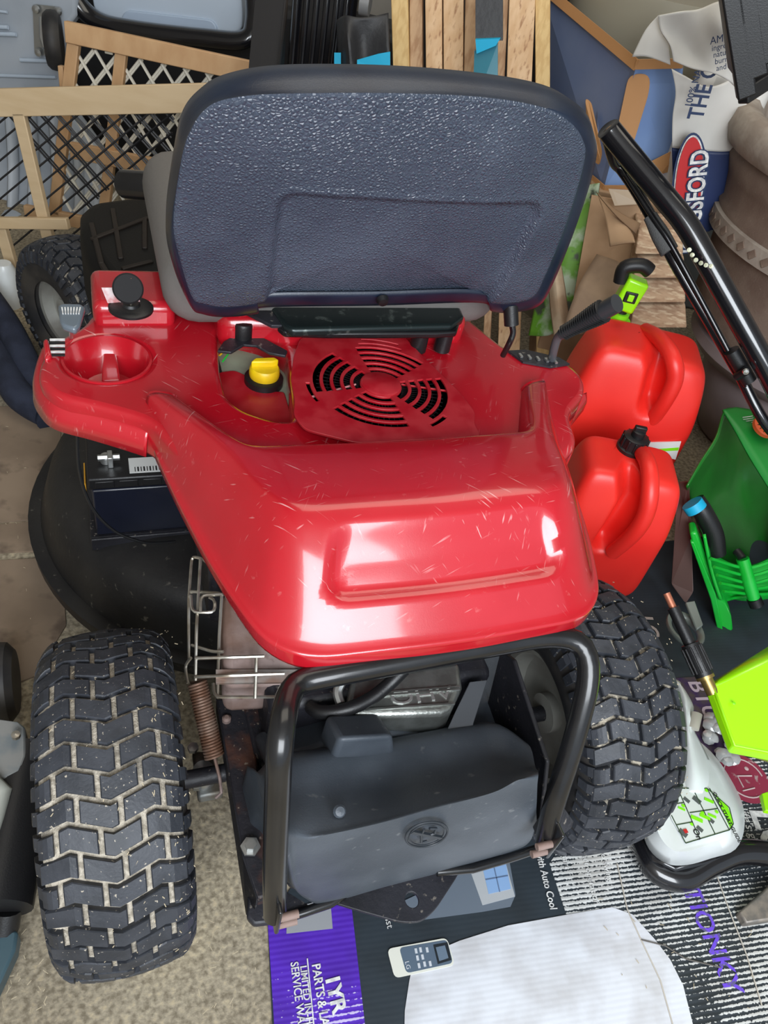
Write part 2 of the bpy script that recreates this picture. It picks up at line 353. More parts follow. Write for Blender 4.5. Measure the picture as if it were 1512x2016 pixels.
# ---- wheels
def wheel(cx, cy, R, Wd, rows, cols, groove, side, rimr, hubcol, inner=False, lab=None):
    wroot = bpy.data.objects.new('wheel', None); COL.objects.link(wroot); wroot.empty_display_size = .05
    wroot.location = (cx, cy, R); wroot.parent = mower; wroot['_w'] = [cx, cy, R]
    if lab: wroot['label'] = lab
    hw = Wd/2; lug = .0075
    def rad(x):
        t = abs(x)/hw; return R-lug-.012*t**2-.010*max(0, (t-.8)/.2)**2
    th = [k*2*math.pi/96 for k in range(96)]
    def ringat(x, r): return [V(cx+x, cy+r*math.cos(a), R+r*math.sin(a)) for a in th]
    xs = [(-.93+1.86*i/14)*hw for i in range(15)]
    MB().loft([ringat(x, rad(x)) for x in xs], True).build('tread_base', groove, wroot)
    for sgn in (-1, 1):
        x0 = .93*hw; pr = [(x0, rad(x0)), (hw*1.0, R-.034), (hw*1.03, R-.052), (hw*1.02, R-.072), (hw*.9, R-.088), (hw*.78, rimr+.006), (hw*.7, rimr-.004)]
        MB().loft([ringat(sgn*x, r) for x, r in pr]).build('sidewall', RUBS, wroot)
    mb = MB(); per = 2*math.pi*R/rows; bw = Wd*1.0/cols; g = .0050*(R/.205); A = per*.27
    def tri(x): t = (x/(2*bw)) % 1; return (4*abs(t-.5)-1)*A
    lim = hw*.985
    for i in range(rows):
        off = (.22 if i % 2 else .72)*bw
        k = -int(cols/2)-2
        while True:
            xa = k*bw+off+g*.5; xb = (k+1)*bw+off-g*.5; k += 1
            if xa > lim: break
            xa = max(xa, -lim); xb = min(xb, lim)
            if xb-xa < .006: continue
            s0 = i*per+g*.55; s1 = (i+1)*per-g*.55
            tn = [m_*bw for m_ in range(-6, 7) if xa+.002 < m_*bw < xb-.002]
            xm = [xa, tn[0], (tn[0]+xb)/2, xb] if tn else [xa+(xb-xa)*q for q in (0, .33, .66, 1)]
            # include the turning point of the zig-zag
            nb = []
            for q in xm: nb.append(q)
            bot = [(x, s0+tri(x)) for x in nb]; top = [(x, s1+tri(x)) for x in reversed(nb)]
            poly = bot+top; P = []; cxm = (xa+xb)/2; sm_ = (s0+s1)/2
            for lv, shr in ((-.002, 1.0), (lug*.8, .99), (lug, .93)):
                for x, s in poly:
                    xx = cxm+(x-cxm)*shr; ss = sm_+(s-sm_)*shr; a = ss/R; rr = rad(xx)+lv
                    P.append(V(cx+xx, cy+rr*math.cos(a), R+rr*math.sin(a)))
            n = len(poly); F = [tuple(range(2*n, 3*n))]
            for l in (0, 1):
                for j in range(n): F.append((l*n+j, l*n+(j+1) % n, (l+1)*n+(j+1) % n, (l+1)*n+j))
            # roof in strips so it follows the curve
            F[0] = (2*n, 2*n+1, 2*n+6, 2*n+7); F += [(2*n+1, 2*n+2, 2*n+5, 2*n+6), (2*n+2, 2*n+3, 2*n+4, 2*n+5)]
            mb.add(P, F)
    # shoulder ribs down the sidewall
    for i in range(rows):
        for sgn in (-1, 1):
            a0 = (i+.15+.25*(sgn > 0))*per/R; a1 = a0+per*.55/R; P = []
            for x, r in ((hw*.93, R-.022), (hw*1.0, R-.030), (hw*1.035, R-.046)):
                for a in (a0, a1):
                    for e in (-.002, .0028):
                        P.append(V(cx+sgn*(x+e), cy+(r+e)*math.cos(a), R+(r+e)*math.sin(a)))
            mb.add(P, [(1, 3, 7, 5), (5, 7, 11, 9), (0, 1, 5, 4), (4, 5, 9, 8), (3, 2, 6, 7), (7, 6, 10, 11), (8, 9, 11, 10), (0, 2, 3, 1)])
    mb.build('tread', RUB, wroot, smooth=False)
    rb = MB()
    pr = [(rimr+.008, -hw*.78), (rimr+.008, -hw*.7), (rimr-.012, -hw*.66), (rimr-.02, -hw*.3), (rimr*.55, -hw*.22), (.03, -hw*.3), (.03, -hw*.5), (.001, -hw*.52)]
    rb.lathe([(r, x) for r, x in pr], (cx, cy, R), (1, 0, 0), 40, False)
    rb.lathe([(r, -x) for r, x in pr], (cx, cy, R), (1, 0, 0), 40, False)
    rb.build('rim', hubcol, wroot)
    return wroot
HUBG = mat('wheel_rim_grey', (.30, .30, .27), .45, col2=(.2, .19, .17), nscale=10)
TR, TW = .324, .148
wl = wheel(-TR-.010, 0, .205, TW, 46, 3.5, DUSTY, 1, .105, HUBG, lab='rear tyre on the left with sawdust packed in its tread')
wr = wheel(TR-.010, 0, .205, TW, 46, 3.5, DUSTY2, 1, .105, HUBG, lab='rear tyre on the right with darker cleaner tread')
fwl = wheel(-.362, 1.25, .165, .13, 40, 4, DUSTY2, 1, .085, HUBG, lab='small front tyre on the left with a grey rim')
fwl.rotation_euler = (0, 0, math.radians(32))
wheel(.385, 1.25, .165, .13, 40, 5, DUSTY2, 1, .085, HUBG)
MB().tube([(-.30, 0, .205), (.30, 0, .205)], .012).build('rear_axle', BLKD, mower)
MB().tube([(-.36, 1.25, .165), (.36, 1.25, .165)], .016).build('front_axle', BLKD, mower)
# ---- deck
dk = MB(); dc = V(-.05, .63, 0)
dk.lathe([(.412, .07), (.414, .095), (.404, .10), (.392, .10), (.383, .13), (.37, .175), (.345, .20), (.28, .212), (.16, .218), (.02, .22)], dc, (0, 0, 1), 72, False)
DECKM = mat('deck_black', (.006, .006, .007), .5, col2=(.016, .015, .014), nscale=7, col3=(.12, .11, .09), n3=60, lo3=.66, hi3=.76, bump=.15, bscale=120)
dk.build('mower_deck', DECKM, mower)
# ---- centre chassis below the body
MB().box((0, .62, .30), (.30, 1.25, .10)).box((-.0, .35, .36), (.40, .36, .12)).build('chassis', BLKD, mower, bev=.01)
# ---- battery
A = PY(178, 948, .44); B = PY(352, 936, .44); zt = (A.z+B.z)/2
bx0, bx1 = A.x, A.x+.17; zb = PY(184, 1055, .44).z
bat = MB().box(((bx0+bx1)/2, .50, (zt+zb)/2-.01), (bx1-bx0, .12, zt-zb-.02)).build('battery', mat('battery_case', (.006, .008, .018), .35, coat=.3), mower, bev=.003)
MB().box(((bx0+bx1)/2, .50, zt-.004), (bx1-bx0+.008, .128, .022)).build('battery_lid', PLBLK, bat, bev=.003)
for k in range(3): MB().box((bx0+.02+.035*k, .4355, zt-.004), (.028, .003, .012)).build('lid_rib', PLBLK, bat, bev=.001)
t0 = V(bx0+.025, .475, zt+.007)
MB().lathe([(.009, 0), (.009, .012), (.007, .014), (.0, .014)], t0, seg=16).box(t0+V(.006, -.006, .010), (.008, .02, .02)).build('battery_terminal', ZINC, bat, bev=.001)
MB().tube([t0+V(-.012, -.004, .012), t0+V(.02, -.004, .012)], .005, 6).build('terminal_bolt', ZINC, bat)
MB().box((bx0+.085, .462, zt+.0075), (.055, .035, .001)).build('battery_sticker', LABW, bat)
for k in range(9): MB().box((bx0+.066+.0045*k, .452, zt+.0084), (.0012+.001*(k % 2), .010, .0006)).build('barcode_bar', DARK, bat)
MB().box(((bx0+bx1)/2, .497, zb-.005), (bx1-bx0+.02, .12, .006)).box(((bx0+bx1)/2, .436, zb-.015), (bx1-bx0+.02, .006, .026)).build('battery_tray', BLKD, mower, bev=.002)
MB().box((bx0-.01, .50, zt-.05), (.002, .05, .03)).build('warning_sticker', mat('sticker_amber', (.55, .27, .02), .5), mower)
cab = spline([PY(152, 840, .40), PY(157, 930, .39), PY(182, 1000, .38), PY(225, 1045, .375), PY(270, 1064, .375), PY(300, 1069, .38), PY(345, 1066, .39)], 10)
MB().tube(cab, .0024, 8).build('control_cable', PLBLK, mower)

# ---- fender body (red)
zf = .600
def pz2(lst, z): return [(lambda q: (q.x, q.y))(PZ(u, v, z)) for u, v in lst]
def rnd(loop, r, n=4): return [(p.x, p.y) for p in fillet([V(a, b, 0) for a, b in loop], r, n, True)]
outl = pz2([(292, 826), (200, 800), (112, 782), (80, 755), (73, 730), (84, 700), (108, 668), (165, 640), (182, 612), (350, 592)], zf)
outl += [(-.175, .58), (.20, .58)]
outl += pz2([(1003, 690), (1090, 693), (1150, 738), (1155, 772), (1120, 812)], zf) + [(.27, .16), (.16, .08), (-.12, .08), (-.22, .15)]
cupc = PZ(211, 706, zf); rc = .0505
cuploop = [(cupc.x+rc*1.02*math.cos(a), cupc.y+rc*math.sin(a)) for a in [k*2*math.pi/48 for k in range(48)]]
openl = rnd(pz2([(428, 652), (462, 640), (520, 655), (566, 688), (573, 760), (577, 828), (535, 824), (480, 806), (446, 780), (432, 725)], zf), .012)
zipl = pz2([(795, 655), (858, 655), (868, 672), (815, 672)], zf)
fen = plate('fender_body', [rnd(outl, .022, 6), cuploop, openl, zipl], zf, .055, RED, mower, bev=.009)
# apron flange of the left lobe
lobe = [PZ(u, v, zf-.03) for u, v in ((290, 872), (240, 856), (180, 838), (110, 818), (82, 792), (70, 765), (72, 735), (84, 700))]
r1 = spline(lobe, 6); mb = MB()
def outset(pts, d, dz):
    out = []
    for i, p in enumerate(pts):
        t = (pts[min(i+1, len(pts)-1)]-pts[max(i-1, 0)]).normalized(); n = t.cross(UP).normalized(); out.append(p+n*d+UP*dz)
    return out
mb.loft([outset(r1, .010, .018), outset(r1, .001, .012), outset(r1, -.003, 0), outset(r1, -.005, -.018)], False).build('fender_apron', RED, mower, solid=.003)
# pedestal under seat
MB().box((.02, .50, .615), (.36, .20, .06)).build('seat_pedestal', RED, mower, bev=.02, seg=4)
# left side wall beside key
k0 = PZ(180, 628, .605); k1 = PZ(345, 610, .605)
MB().box(((k0.x+k1.x)/2, k0.y+.04, .612), (abs(k1.x-k0.x)*.96, .10, .040)).build('key_console', RED, mower, bev=.012, seg=4)
# cup
cb = MB(); cz = zf
cb.lathe([(rc+.004, -.004), (rc+.0035, .0008), (rc+.0005, .0008), (rc-.002, -.008), (rc-.010, -.030), (rc-.020, -.042), (.001, -.044)], (cupc.x, cupc.y, cz), seg=48, cap=False)
cb.build('cup_holder', RED, mower)
MB().prism([PZ(202, 692, zf-.022), PZ(228, 692, zf-.022), PZ(238, 748, zf-.010), PZ(200, 748, zf-.010)], (0, .002, -.024)).build('cup_rib', RED, mower, bev=.003, seg=3)
MB().prism([PZ(206, 751, zf-.0085), PZ(236, 751, zf-.0085), PZ(236, 762, zf-.006), PZ(206, 762, zf-.006)], (0, 0, -.002)).build('drain_slot', DARK, mower)
# key
kc = PZ(258, 607, .633)
ky = MB().lathe([(.028, 0), (.028, .003), (.024, .005), (.012, .006), (.010, .009), (.0, .009)], kc-UP*.001, seg=32).build('key_switch', PLBLK, mower)
MB().tube([kc+UP*.006, kc+UP*.022], .0035, 10).build('key_shaft', WIRE, ky)
kb = PZ(252, 568, .665); kn = (Cpos-kb).normalized()
MB().lathe([(.0, -.003), (.017, -.003), (.019, 0), (.017, .003), (.0, .003)], kb, kn, 32).build('key_bow', DARK, ky)
ax = kn.orthogonal(); arr = [kb+kn*.004+(Rv*math.cos(a)+Uv*math.sin(a))*.013 for a in [math.radians(d) for d in range(200, 60, -10)]]
MB().tube(arr, .0012, 6).build('key_arrow', mat('orange_print', (.6, .22, .08), .6), ky)
MB().prism([kc+V(-.028, .006, .004), kc+V(-.034, .012, .022), kc+V(.010, .016, .020), kc+V(.012, .008, .004)], (0, .001, 0)).build('key_tag', mat('key_sticker', (.6, .5, .5), .4, col2=(.4, .08, .08), nscale=70), ky)
# throttle knob
kb = PZ(140, 640, .665)
pts = [PZ(u, v, .665) for u, v in ((113, 600), (124, 596), (160, 597), (167, 603), (156, 640), (147, 647), (125, 640), (118, 632))]
MB().prism(pts, (0, 0, -.009)).build('throttle_knob', mat('knob_grey', (.12, .15, .18), .3, coat=.5), mower, bev=.003)
for k in range(7):
    a = PZ(122+6*k, 605, .6655); b = PZ(124+5.2*k, 618, .6655); MB().bar(a, b, .0014, .001).build('knob_mark', WPRINT, mower)
MB().tube([PZ(140, 645, .655), PZ(140, 665, .60)], .0025, 8).build('throttle_stem', ZINC, mower)
# black-white striped scale at the lobe edge
for k in range(6):
    a = PZ(98, 669+6*k, .603); b = PZ(128, 669+6*k, .603); MB().bar(a, b, .0030, .002).build('scale_mark', WPRINT if k % 2 == 0 else DARK, mower)
MB().prism([PZ(84, 668, .610), PZ(94, 664, .612), PZ(102, 700, .606), (PZ(88, 708, .604))], (0, 0, -.012)).build('lobe_fin', RED, mower, bev=.003)

# engine bay seen through the opening
MB().box((-.075, .36, .560), (.16, .24, .004)).build('engine_panel', GREYG, mower)
rt = pz2([(430, 732), (462, 728), (500, 745), (520, 770), (560, 770), (580, 840), (440, 830), (425, 780)], .565)
plate('red_inner_panel', [rnd(rt, .006)], .565, .008, REDM, mower)
yc = PZ(520, 740, .575)
MB().lathe([(.026, -.012), (.026, -.002), (.021, 0), (.0, 0)], yc, seg=32).build('filler_neck', PLBLK, mower)
yl = MB().lathe([(.0195, 0), (.0205, .004), (.020, .012), (.018, .015), (.0, .016)], yc, seg=32).build('oil_fill_cap', YEL, mower)
MB().prism([yc+V(-.019, -.001, .014), yc+V(-.012, .008, .014), yc+V(.014, .009, .014), yc+V(.019, .002, .014), yc+V(.010, -.002, .014)], (0, 0, .010)).build('cap_grip', YEL, yl, bev=.002)
bk = [PZ(u, v, .612) for u, v in ((428, 690), (440, 672), (470, 655), (510, 660), (566, 690), (562, 700), (530, 694), (505, 680), (480, 678), (455, 693))]
MB().prism(bk, (0, 0, -.004)).build('black_bracket', BLKD, mower, bev=.001)
c0 = PZ(478, 662, .612)
MB().lathe([(.0125, 0), (.0125, .018), (.011, .021), (.0, .022)], c0, seg=24).build('rubber_bumper', PLBLK, mower)
MB().lathe([(.008, 0), (.008, .006), (.0, .008)], PZ(445, 632, .604), seg=16).build('panel_plug', PLBLK, mower)
for k, (p, q, c) in enumerate((((432, 700), (455, 678), YEL), ((438, 712), (462, 680), GRB))):
    MB().tube([PZ(*p, .585), PZ(*q, .59)], .0012, 6).build('ignition_wire', c, mower)

# fan shroud
zs = .613; fc = PZ(750, 757, zs)
so = pz2([(592, 664), (640, 655), (790, 655), (832, 700), (905, 772), (936, 812), (933, 835)], zs)+[(.13, .17), (-.03, .17)]+pz2([(600, 845), (577, 815), (581, 790), (572, 745), (578, 700)], zs)
loops = [rnd(so, .010)]
def arc(r0, r1, a0, a1, n=9):
    L1 = [(fc.x+r1*math.cos(math.radians(a0+(a1-a0)*k/n)), fc.y+r1*math.sin(math.radians(a0+(a1-a0)*k/n))) for k in range(n+1)]
    L2 = [(fc.x+r0*math.cos(math.radians(a1-(a1-a0)*k/n)), fc.y+r0*math.sin(math.radians(a1-(a1-a0)*k/n))) for k in range(n+1)]
    return L1+L2
RO = math.degrees(YAW)
for i in range(5):
    ra = .0275+i*.0132; rb = ra+.0086
    for q in range(4):
        c = -RO+90*q; hw_ = 36-i*.8
        if i == 4 and q in (1,): pass
        loops.append(arc(ra, rb, c-hw_, c+hw_))
loops.append(arc(.0935, .0985, 68-RO+14, 112-RO+6)); loops.append(arc(.0935, .0985, 200-RO, 224-RO)); loops.append(arc(.0935, .0995, -40-RO, -22-RO, 5))
loops.append(arc(.1045, .1090, 74-RO+12, 108-RO+6))
fan = plate('fan_shroud', loops, zs, .0036, REDM, mower, bev=.0008)
MB().lathe([(.0265, 0), (.0265, .002), (.024, .0035), (0, .004)], fc-UP*.0005, seg=40).build('fan_hub', REDM, fan)
MB().lathe([(.10, 0), (.0, .0)], fc-UP*.009, seg=40).build('dark_screen', DARK, fan)
for a in range(0, 360, 5):
    MB().bar(fc+V(.028*math.cos(math.radians(a)), .028*math.sin(math.radians(a)), -.0080), fc+V(.082*math.cos(math.radians(a)), .082*math.sin(math.radians(a)), -.0080), .0012, .001).v and None
sc = MB()
for a in range(0, 360, 6):
    ca, sa = math.cos(math.radians(a)), math.sin(math.radians(a)); sc.bar(fc+V(.028*ca, .028*sa, -.0075), fc+V(.084*ca, .084*sa, -.0075), .0010, .001)
for r in (.03, .04, .05, .06, .07, .08):
    sc.tube([fc+V(r*math.cos(k*math.pi/16), r*math.sin(k*math.pi/16), -.0075) for k in range(32)], .0006, 4, closed=True)
sc.build('wire_screen', PLBLK, fan, kind='stuff')
MB().tube([PZ(612, 782, .606), PZ(700, 757, .606)], .0016, 6).build('shroud_spoke', mat('pale_pink', (.7, .3, .3), .4), fan)  # left spoke coloured paler than the red right one
MB().tube([PZ(790, 757, .606), PZ(880, 770, .606)], .0016, 6).build('shroud_spoke', RED, fan)

# ---- rear hood : U shaped rings lofted from rim to crest to channel
def U(front, side2, side1, corner, z_f, z2, z1, zc_, cx=.008, rear=None, rc_=.05, n=120):
    """front=(hx,y) side control points (hx,y), corner=(hx,y)"""
    L = [V(-front[0], front[1], z_f), V(-side2[0], side2[1], z2), V(-side1[0], side1[1], z1), V(-corner[0], corner[1], zc_)]
    ry = rear if rear is not None else corner[1]
    pts = L+[V(0, ry, zc_+.002)]+[V(-p.x, p.y, p.z) for p in reversed(L)]
    pts = fillet(pts, rc_, 8); pts = lin(pts, n); return [p+V(cx, 0, 0) for p in pts]
rings = [
    U((.272, .282), (.250, .150), (.218, .018), (.178, -.086), .545, .553, .550, .545, rear=-.094, rc_=.055),
    U((.2735, .282), (.251, .150), (.219, .018), (.179, -.086), .556, .564, .562, .560, rear=-.094, rc_=.055),
    U((.2730, .282), (.250, .150), (.218, .019), (.178, -.085), .562, .569, .567, .566, rear=-.093, rc_=.055),
    U((.2715, .282), (.244, .151), (.211, .024), (.172, -.076), .568, .574, .573, .572, rear=-.084, rc_=.055),
    U((.2710, .282), (.232, .152), (.200, .036), (.163, -.044), .588, .598, .600, .604, rear=-.052, rc_=.06),
    U((.2695, .282), (.218, .154), (.188, .048), (.156, -.008), .604, .620, .628, .637, rear=-.016, rc_=.05),
    U((.2660, .281), (.207, .156), (.176, .058), (.150, .016), .612, .631, .646, .653, rear=.010, rc_=.04),
    U((.2580, .280), (.199, .160), (.166, .070), (.142, .036), .615, .635, .650, .657, rear=.032, rc_=.05),
    U((.2480, .279), (.192, .164), (.158, .108), (.124, .088), .614, .635, .647, .652, rear=.086, rc_=.05),
    U((.2400, .278), (.187, .168), (.170, .140), (.122, .130), .612, .632, .640, .644, rear=.124, rc_=.03),
    U((.2340, .278), (.183, .173), (.172, .149), (.119, .142), .607, .624, .631, .636, rear=.137, rc_=.02),
    U((.2300, .278), (.180, .178), (.170, .155), (.117, .149), .598, .600, .600, .600, rear=.145, rc_=.02),
]
# refine between rings
def catmull(a, b, c, d, t): return .5*((2*b)+(c-a)*t+(2*a-5*b+4*c-d)*t*t+(3*b-a-3*c+d)*t**3)
fine = []; ringpar = []
for i in range(len(rings)-1):
    n = 10 if 3 <= i <= 6 else 4
    for k in range(n):
        t = k/n; a = rings[max(i-1, 0)]; b = rings[i]; c = rings[i+1]; d = rings[min(i+2, len(rings)-1)]
        fine.append([catmull(a[j], b[j], c[j], d[j], t) for j in range(len(b))]); ringpar.append(i+t)
fine.append(rings[-1]); ringpar.append(len(rings)-1)
# recessed rear panel
def sdbox(x, y, hx, hy, r):
    dx = abs(x)-hx+r; dy = abs(y)-hy+r
    return math.hypot(max(dx, 0), max(dy, 0))+min(max(dx, dy), 0)-r
for i, rg in enumerate(fine):
    q = ringpar[i]
    for j, p in enumerate(rg):
        if p.y < .03 and abs(p.x-.012) < .16:
            t = (q-4.9)*.036                     # distance up the face
            wx = .118+(.010 if t < 0 else 0)
            s = sdbox((p.x-.012)/(1-.10*(t/.04)), t, .122, .036, .018)
            dep = sm(.0025, -.0075, s)*.012*sm(.034, -.012, t); p += V(0, .6, -.8)*dep
hood = MB().loft(fine, False).build('engine_hood', RED, mower, solid=.004, ang=60)
for e_ in (0, -1): MB().prism([r[e_] for r in fine], (0, .004, 0)).build('hood_front_face', RED, hood, smooth=False)
# ---- tail guard bar
zt_ = .555
gb = [V(-.165, -.215, .20), V(-.162, -.20, .30), V(-.160, -.135, .50), V(-.150, -.102, .548), V(.0, -.108, .548), V(.165, -.112, .548), V(.180, -.150, .50), V(.170, -.21, .30), V(.166, -.22, .215)]
gpx = [PY(541, 1800, -.215), PY(541, 1700, -.20), PY(551, 1450, -.155), PZ(572, 1345, .535), PZ(640, 1330, .54), PZ(860, 1290, .54), PZ(1080, 1250, .54), PZ(1150, 1262, .535), PY(1163, 1330, -.125), PY(1130, 1460, -.165), PY(1088, 1590, -.20), PY(1074, 1655, -.215)]
G = fillet(gpx, .03, 5)
MB().tube(lin(G, 90), .0125, 16).build('tail_guard_bar', BLK, mower)
for x, u in ((-1, 0), (1, 0)): pass
# flattened bar ends with bracket plates and bolts
eL = gpx[0]; eR = gpx[-1]
for e, sg in ((eL, -1), (eR, 1)):
    MB().box(e+V(0, .004, .016), (.005, .040, .06)).build('bar_foot', BLK, mower, bev=.002)
    for dz in (-.004, .016):
        MB().tube([e+V(-sg*.002, -.01, dz), e+V(-sg*.022, -.01, dz)], .0045, 10).build('threaded_bolt', RUST, mower)
MB().prism([PZ(1072, 1590, .27), PZ(1092, 1570, .27), PZ(1126, 1618, .25), PZ(1122, 1630, .24), PZ(1066, 1678, .22)], (.003, 0, 0)).build('bracket_plate', BLKD, mower, bev=.001)
# ---- frame rails
def zrail(name, pts, z, th, m): return MB().prism([PZ(u, v, z) for u, v in pts], (0, 0, -th)).build(name, m, mower, bev=.003)
zrail('frame_rail', [(425, 1375), (490, 1375), (532, 1690), (540, 1700), (545, 1760), (505, 1770), (478, 1690)], .245, .03, RUSTY)
MB().prism([PZ(425, 1375, .245), PZ(478, 1690, .245), PZ(505, 1770, .245), PZ(497, 1815, .20), PZ(484, 1800, .20), PZ(440, 1500, .20)], (.002, 0, 0)).build('rail_side', BLKD, mower)
zrail('rail_flange', [(490, 1700), (530, 1695), (538, 1815), (500, 1820), (486, 1805)], .225, .012, BLKD)
bh = PZ(493, 1668, .248); MB().lathe([(.012, 0), (.012, .003), (.007, .003), (.007, .010), (.0, .010)], bh, seg=6).build('hex_bolt', ZINC, mower)
bh = PZ(500, 1718, .2262); MB().lathe([(.005, 0), (.0, .0005)], bh, seg=16).build('rail_hole', DARK, mower)
bh = PZ(446, 1416, .248); MB().lathe([(.006, -.003), (.006, .003), (.003, .006), (.0, .006)], bh, seg=12).build('rusty_rivet', RUST, mower)
# fender liner / engine side plate, left
MB().prism([PZ(470, 1345, .25), PZ(660, 1330, .25), PZ(650, 1500, .25), PZ(520, 1500, .25), PZ(500, 1480, .25)], (0, 0, -.02)).build('engine_deck', RUSTY, mower, bev=.004)
# right side plate
MB().prism([PX(985, 1280, .16), PX(1010, 1300, .16), PX(1075, 1500, .16), PX(1062, 1620, .16), PX(990, 1590, .16), PX(955, 1400, .16)], (.006, 0, 0)).build('side_plate', BLKD, mower, bev=.002)
# hitch plate
hp = pz2([(560, 1740), (640, 1772), (715, 1795), (790, 1816), (830, 1815), (858, 1790), (905, 1718), (900, 1690), (1000, 1660), (930, 1600), (620, 1620)], .185)
hh = PZ(811, 1771, .185); hl = [(hh.x+.0085*math.cos(a), hh.y+.0095*math.sin(a)) for a in [k*math.pi/12 for k in range(24)]]
plate('hitch_plate', [rnd(hp, .010), hl], .185, .005, BLKD, mower, bev=.001)
MB().tube([PZ(u, v, .188) for u, v in ((545, 1812), (600, 1795), (650, 1778), (680, 1758), (700, 1740))], .006, 10).build('plate_lip', BLK, mower)
MB().tube([PZ(u, v, .20) for u, v in ((860, 1716), (930, 1710), (1000, 1690), (1056, 1672))], .006, 10).build('plate_lip', BLK, mower)
MB().prism([PZ(540, 1740, .187), PZ(620, 1790, .187), PZ(545, 1815, .187)], (0, 0, -.004)).build('gusset', BLKD, mower)
# ---- fuel tank: face grid from known edges
def px3(lst): return [PY(u, v, y) for u, v, y in lst]
yR = -.185
rowA = [PY(u, v, -.178) for u, v in ((572, 1742), (600, 1768), (640, 1778), (760, 1745), (880, 1714), (1000, 1678), (1040, 1658), (1052, 1620))]     # lower edge
rowB = [PY(u, v, -.190) for u, v in ((562, 1700), (590, 1728), (640, 1740), (760, 1708), (880, 1678), (1000, 1643), (1038, 1620), (1056, 1590))]
rowC = [PY(u, v, -.190) for u, v in ((556, 1655), (580, 1665), (622, 1660), (740, 1634), (870, 1600), (975, 1570), (1025, 1545), (1058, 1545))]       # crease
rowC2 = [PY(u, v, -.180) for u, v in ((552, 1622), (585, 1630), (630, 1632), (740, 1610), (860, 1578), (965, 1552), (1018, 1530), (1060, 1520))]
rowD = [PY(u, v, y) for u, v, y in ((535, 1575, -.15), (570, 1560, -.13), (640, 1550, -.125), (740, 1535, -.12), (850, 1512, -.12), (950, 1492, -.12), (1010, 1495, -.13), (1054, 1510, -.155))]
rowE = [PY(u, v, y) for u, v, y in ((522, 1525, -.11), (560, 1492, -.08), (640, 1478, -.075), (740, 1465, -.07), (850, 1445, -.07), (940, 1428, -.07), (990, 1430, -.08), (1040, 1465, -.115))]
rowF = [p+V(0, .03, -.05) for p in rowE]
rowA0 = [p+V(0, .05, -.02) for p in rowA]
rows_ = [rowA0, rowA, rowB, rowC, rowC2, rowD, rowE, rowF]
for q_, (u, v, y) in zip(rows_, ((560, 1730, -.10), (552, 1725, -.12), (536, 1680, -.12), (524, 1630, -.12), (518, 1590, -.12), (508, 1545, -.10), (500, 1515, -.08), (500, 1515, -.06))): q_.insert(0, PY(u, v, y))
def refine(rows, n, m):
    R1 = [spline(r, m) for r in rows]; cols = [[r[j] for r in R1] for j in range(len(R1[0]))]
    C1 = [spline(c, n) for c in cols]; return [[c[i] for c in C1] for i in range(len(C1[0]))]
tk = MB().loft(refine(rows_, 5, 6), False)
for r in (rows_,):
    for side in (0, -1):
        col = [q[side] for q in refine(rows_, 5, 6)]
        tk.loft([col, [p+V(.004*(-1 if side == 0 else 1), .015, -.02) for p in col], [p+V(.004*(-1 if side == 0 else 1), .03, -.10) for p in col]], False)
tank = tk.build('fuel_tank', TANK, mower, ang=75)
# raised block on top of the tank and the body behind it
bl = [PY(u, v, -.075) for u, v in ((662, 1440), (768, 1434), (782, 1530), (768, 1560), (690, 1566), (662, 1540), (648, 1480))]
MB().prism([p+V(0, -.012, .004) for p in bl], (0, .05, -.03)).build('tank_block', TANK, tank, bev=.007, seg=4)
MB().prism([PY(660, 1460, -.055), PY(760, 1445, -.055), PY(900, 1440, -.055), PY(975, 1460, -.06), PY(1040, 1570, -.10), PY(560, 1600, -.09), PY(520, 1500, -.055)], (0, .07, -.05)).build('tank_back', TANK, tank, bev=.01, seg=3)
# prohibition symbol
sc0 = PY(837, 1637, -.193); tx = (PY(900, 1620, -.193)-PY(780, 1651, -.193)).normalized(); ty = (PY(826, 1600, -.191)-PY(848, 1675, -.193)).normalized()
def SP(x, y): return sc0+tx*x+ty*y*1.45+V(0, -.0045, .002)
rs = (PY(876, 1630, -.193)-PY(798, 1645, -.193)).length/2
SYM = mat('embossed_black', (.026, .032, .040), .5)
MB().tube([SP(rs*math.cos(a), rs*.98*math.sin(a)) for a in [k*math.pi/24 for k in range(48)]], .0013, 8, closed=True).build('no_step_ring', SYM, tank)
MB().tube([SP(rs*.84*math.cos(a), rs*.82*math.sin(a)) for a in [k*math.pi/24 for k in range(48)]], .0009, 8, closed=True).build('no_step_ring', SYM, tank)
MB().bar(SP(-rs*.62, rs*.55), SP(rs*.62, -rs*.55), .004, .003, (0, -1, 0)).build('no_step_slash', SYM, tank)
MB().tube([SP(-rs*.05, rs*.5), SP(-rs*.25, rs*.1), SP(-rs*.35, -rs*.5), SP(-rs*.1, -rs*.55)], .0016, 6).tube([SP(rs*.2, rs*.45), SP(rs*.5, rs*.3), SP(rs*.35, -rs*.05), SP(rs*.05, -rs*.1)], .0016, 6).build('no_step_figure', SYM, tank)
for u, v in ((668, 1597), (737, 1597)):
    q = PY(u, v, -.165); MB().lathe([(.0, 0), (.007, .001), (.005, .004), (.0, .005)], q, (0, -.5, .8), 14).build('tank_dimple', TANK, tank)
MB().prism([PZ(930, 1290, .29), PZ(985, 1275, .29), PZ(1066, 1470, .27), PZ(1062, 1540, .25), PZ(980, 1500, .27), PZ(930, 1450, .28)], (0, 0, -.02)).build('tank_side_wall', TANK, mower, bev=.004)
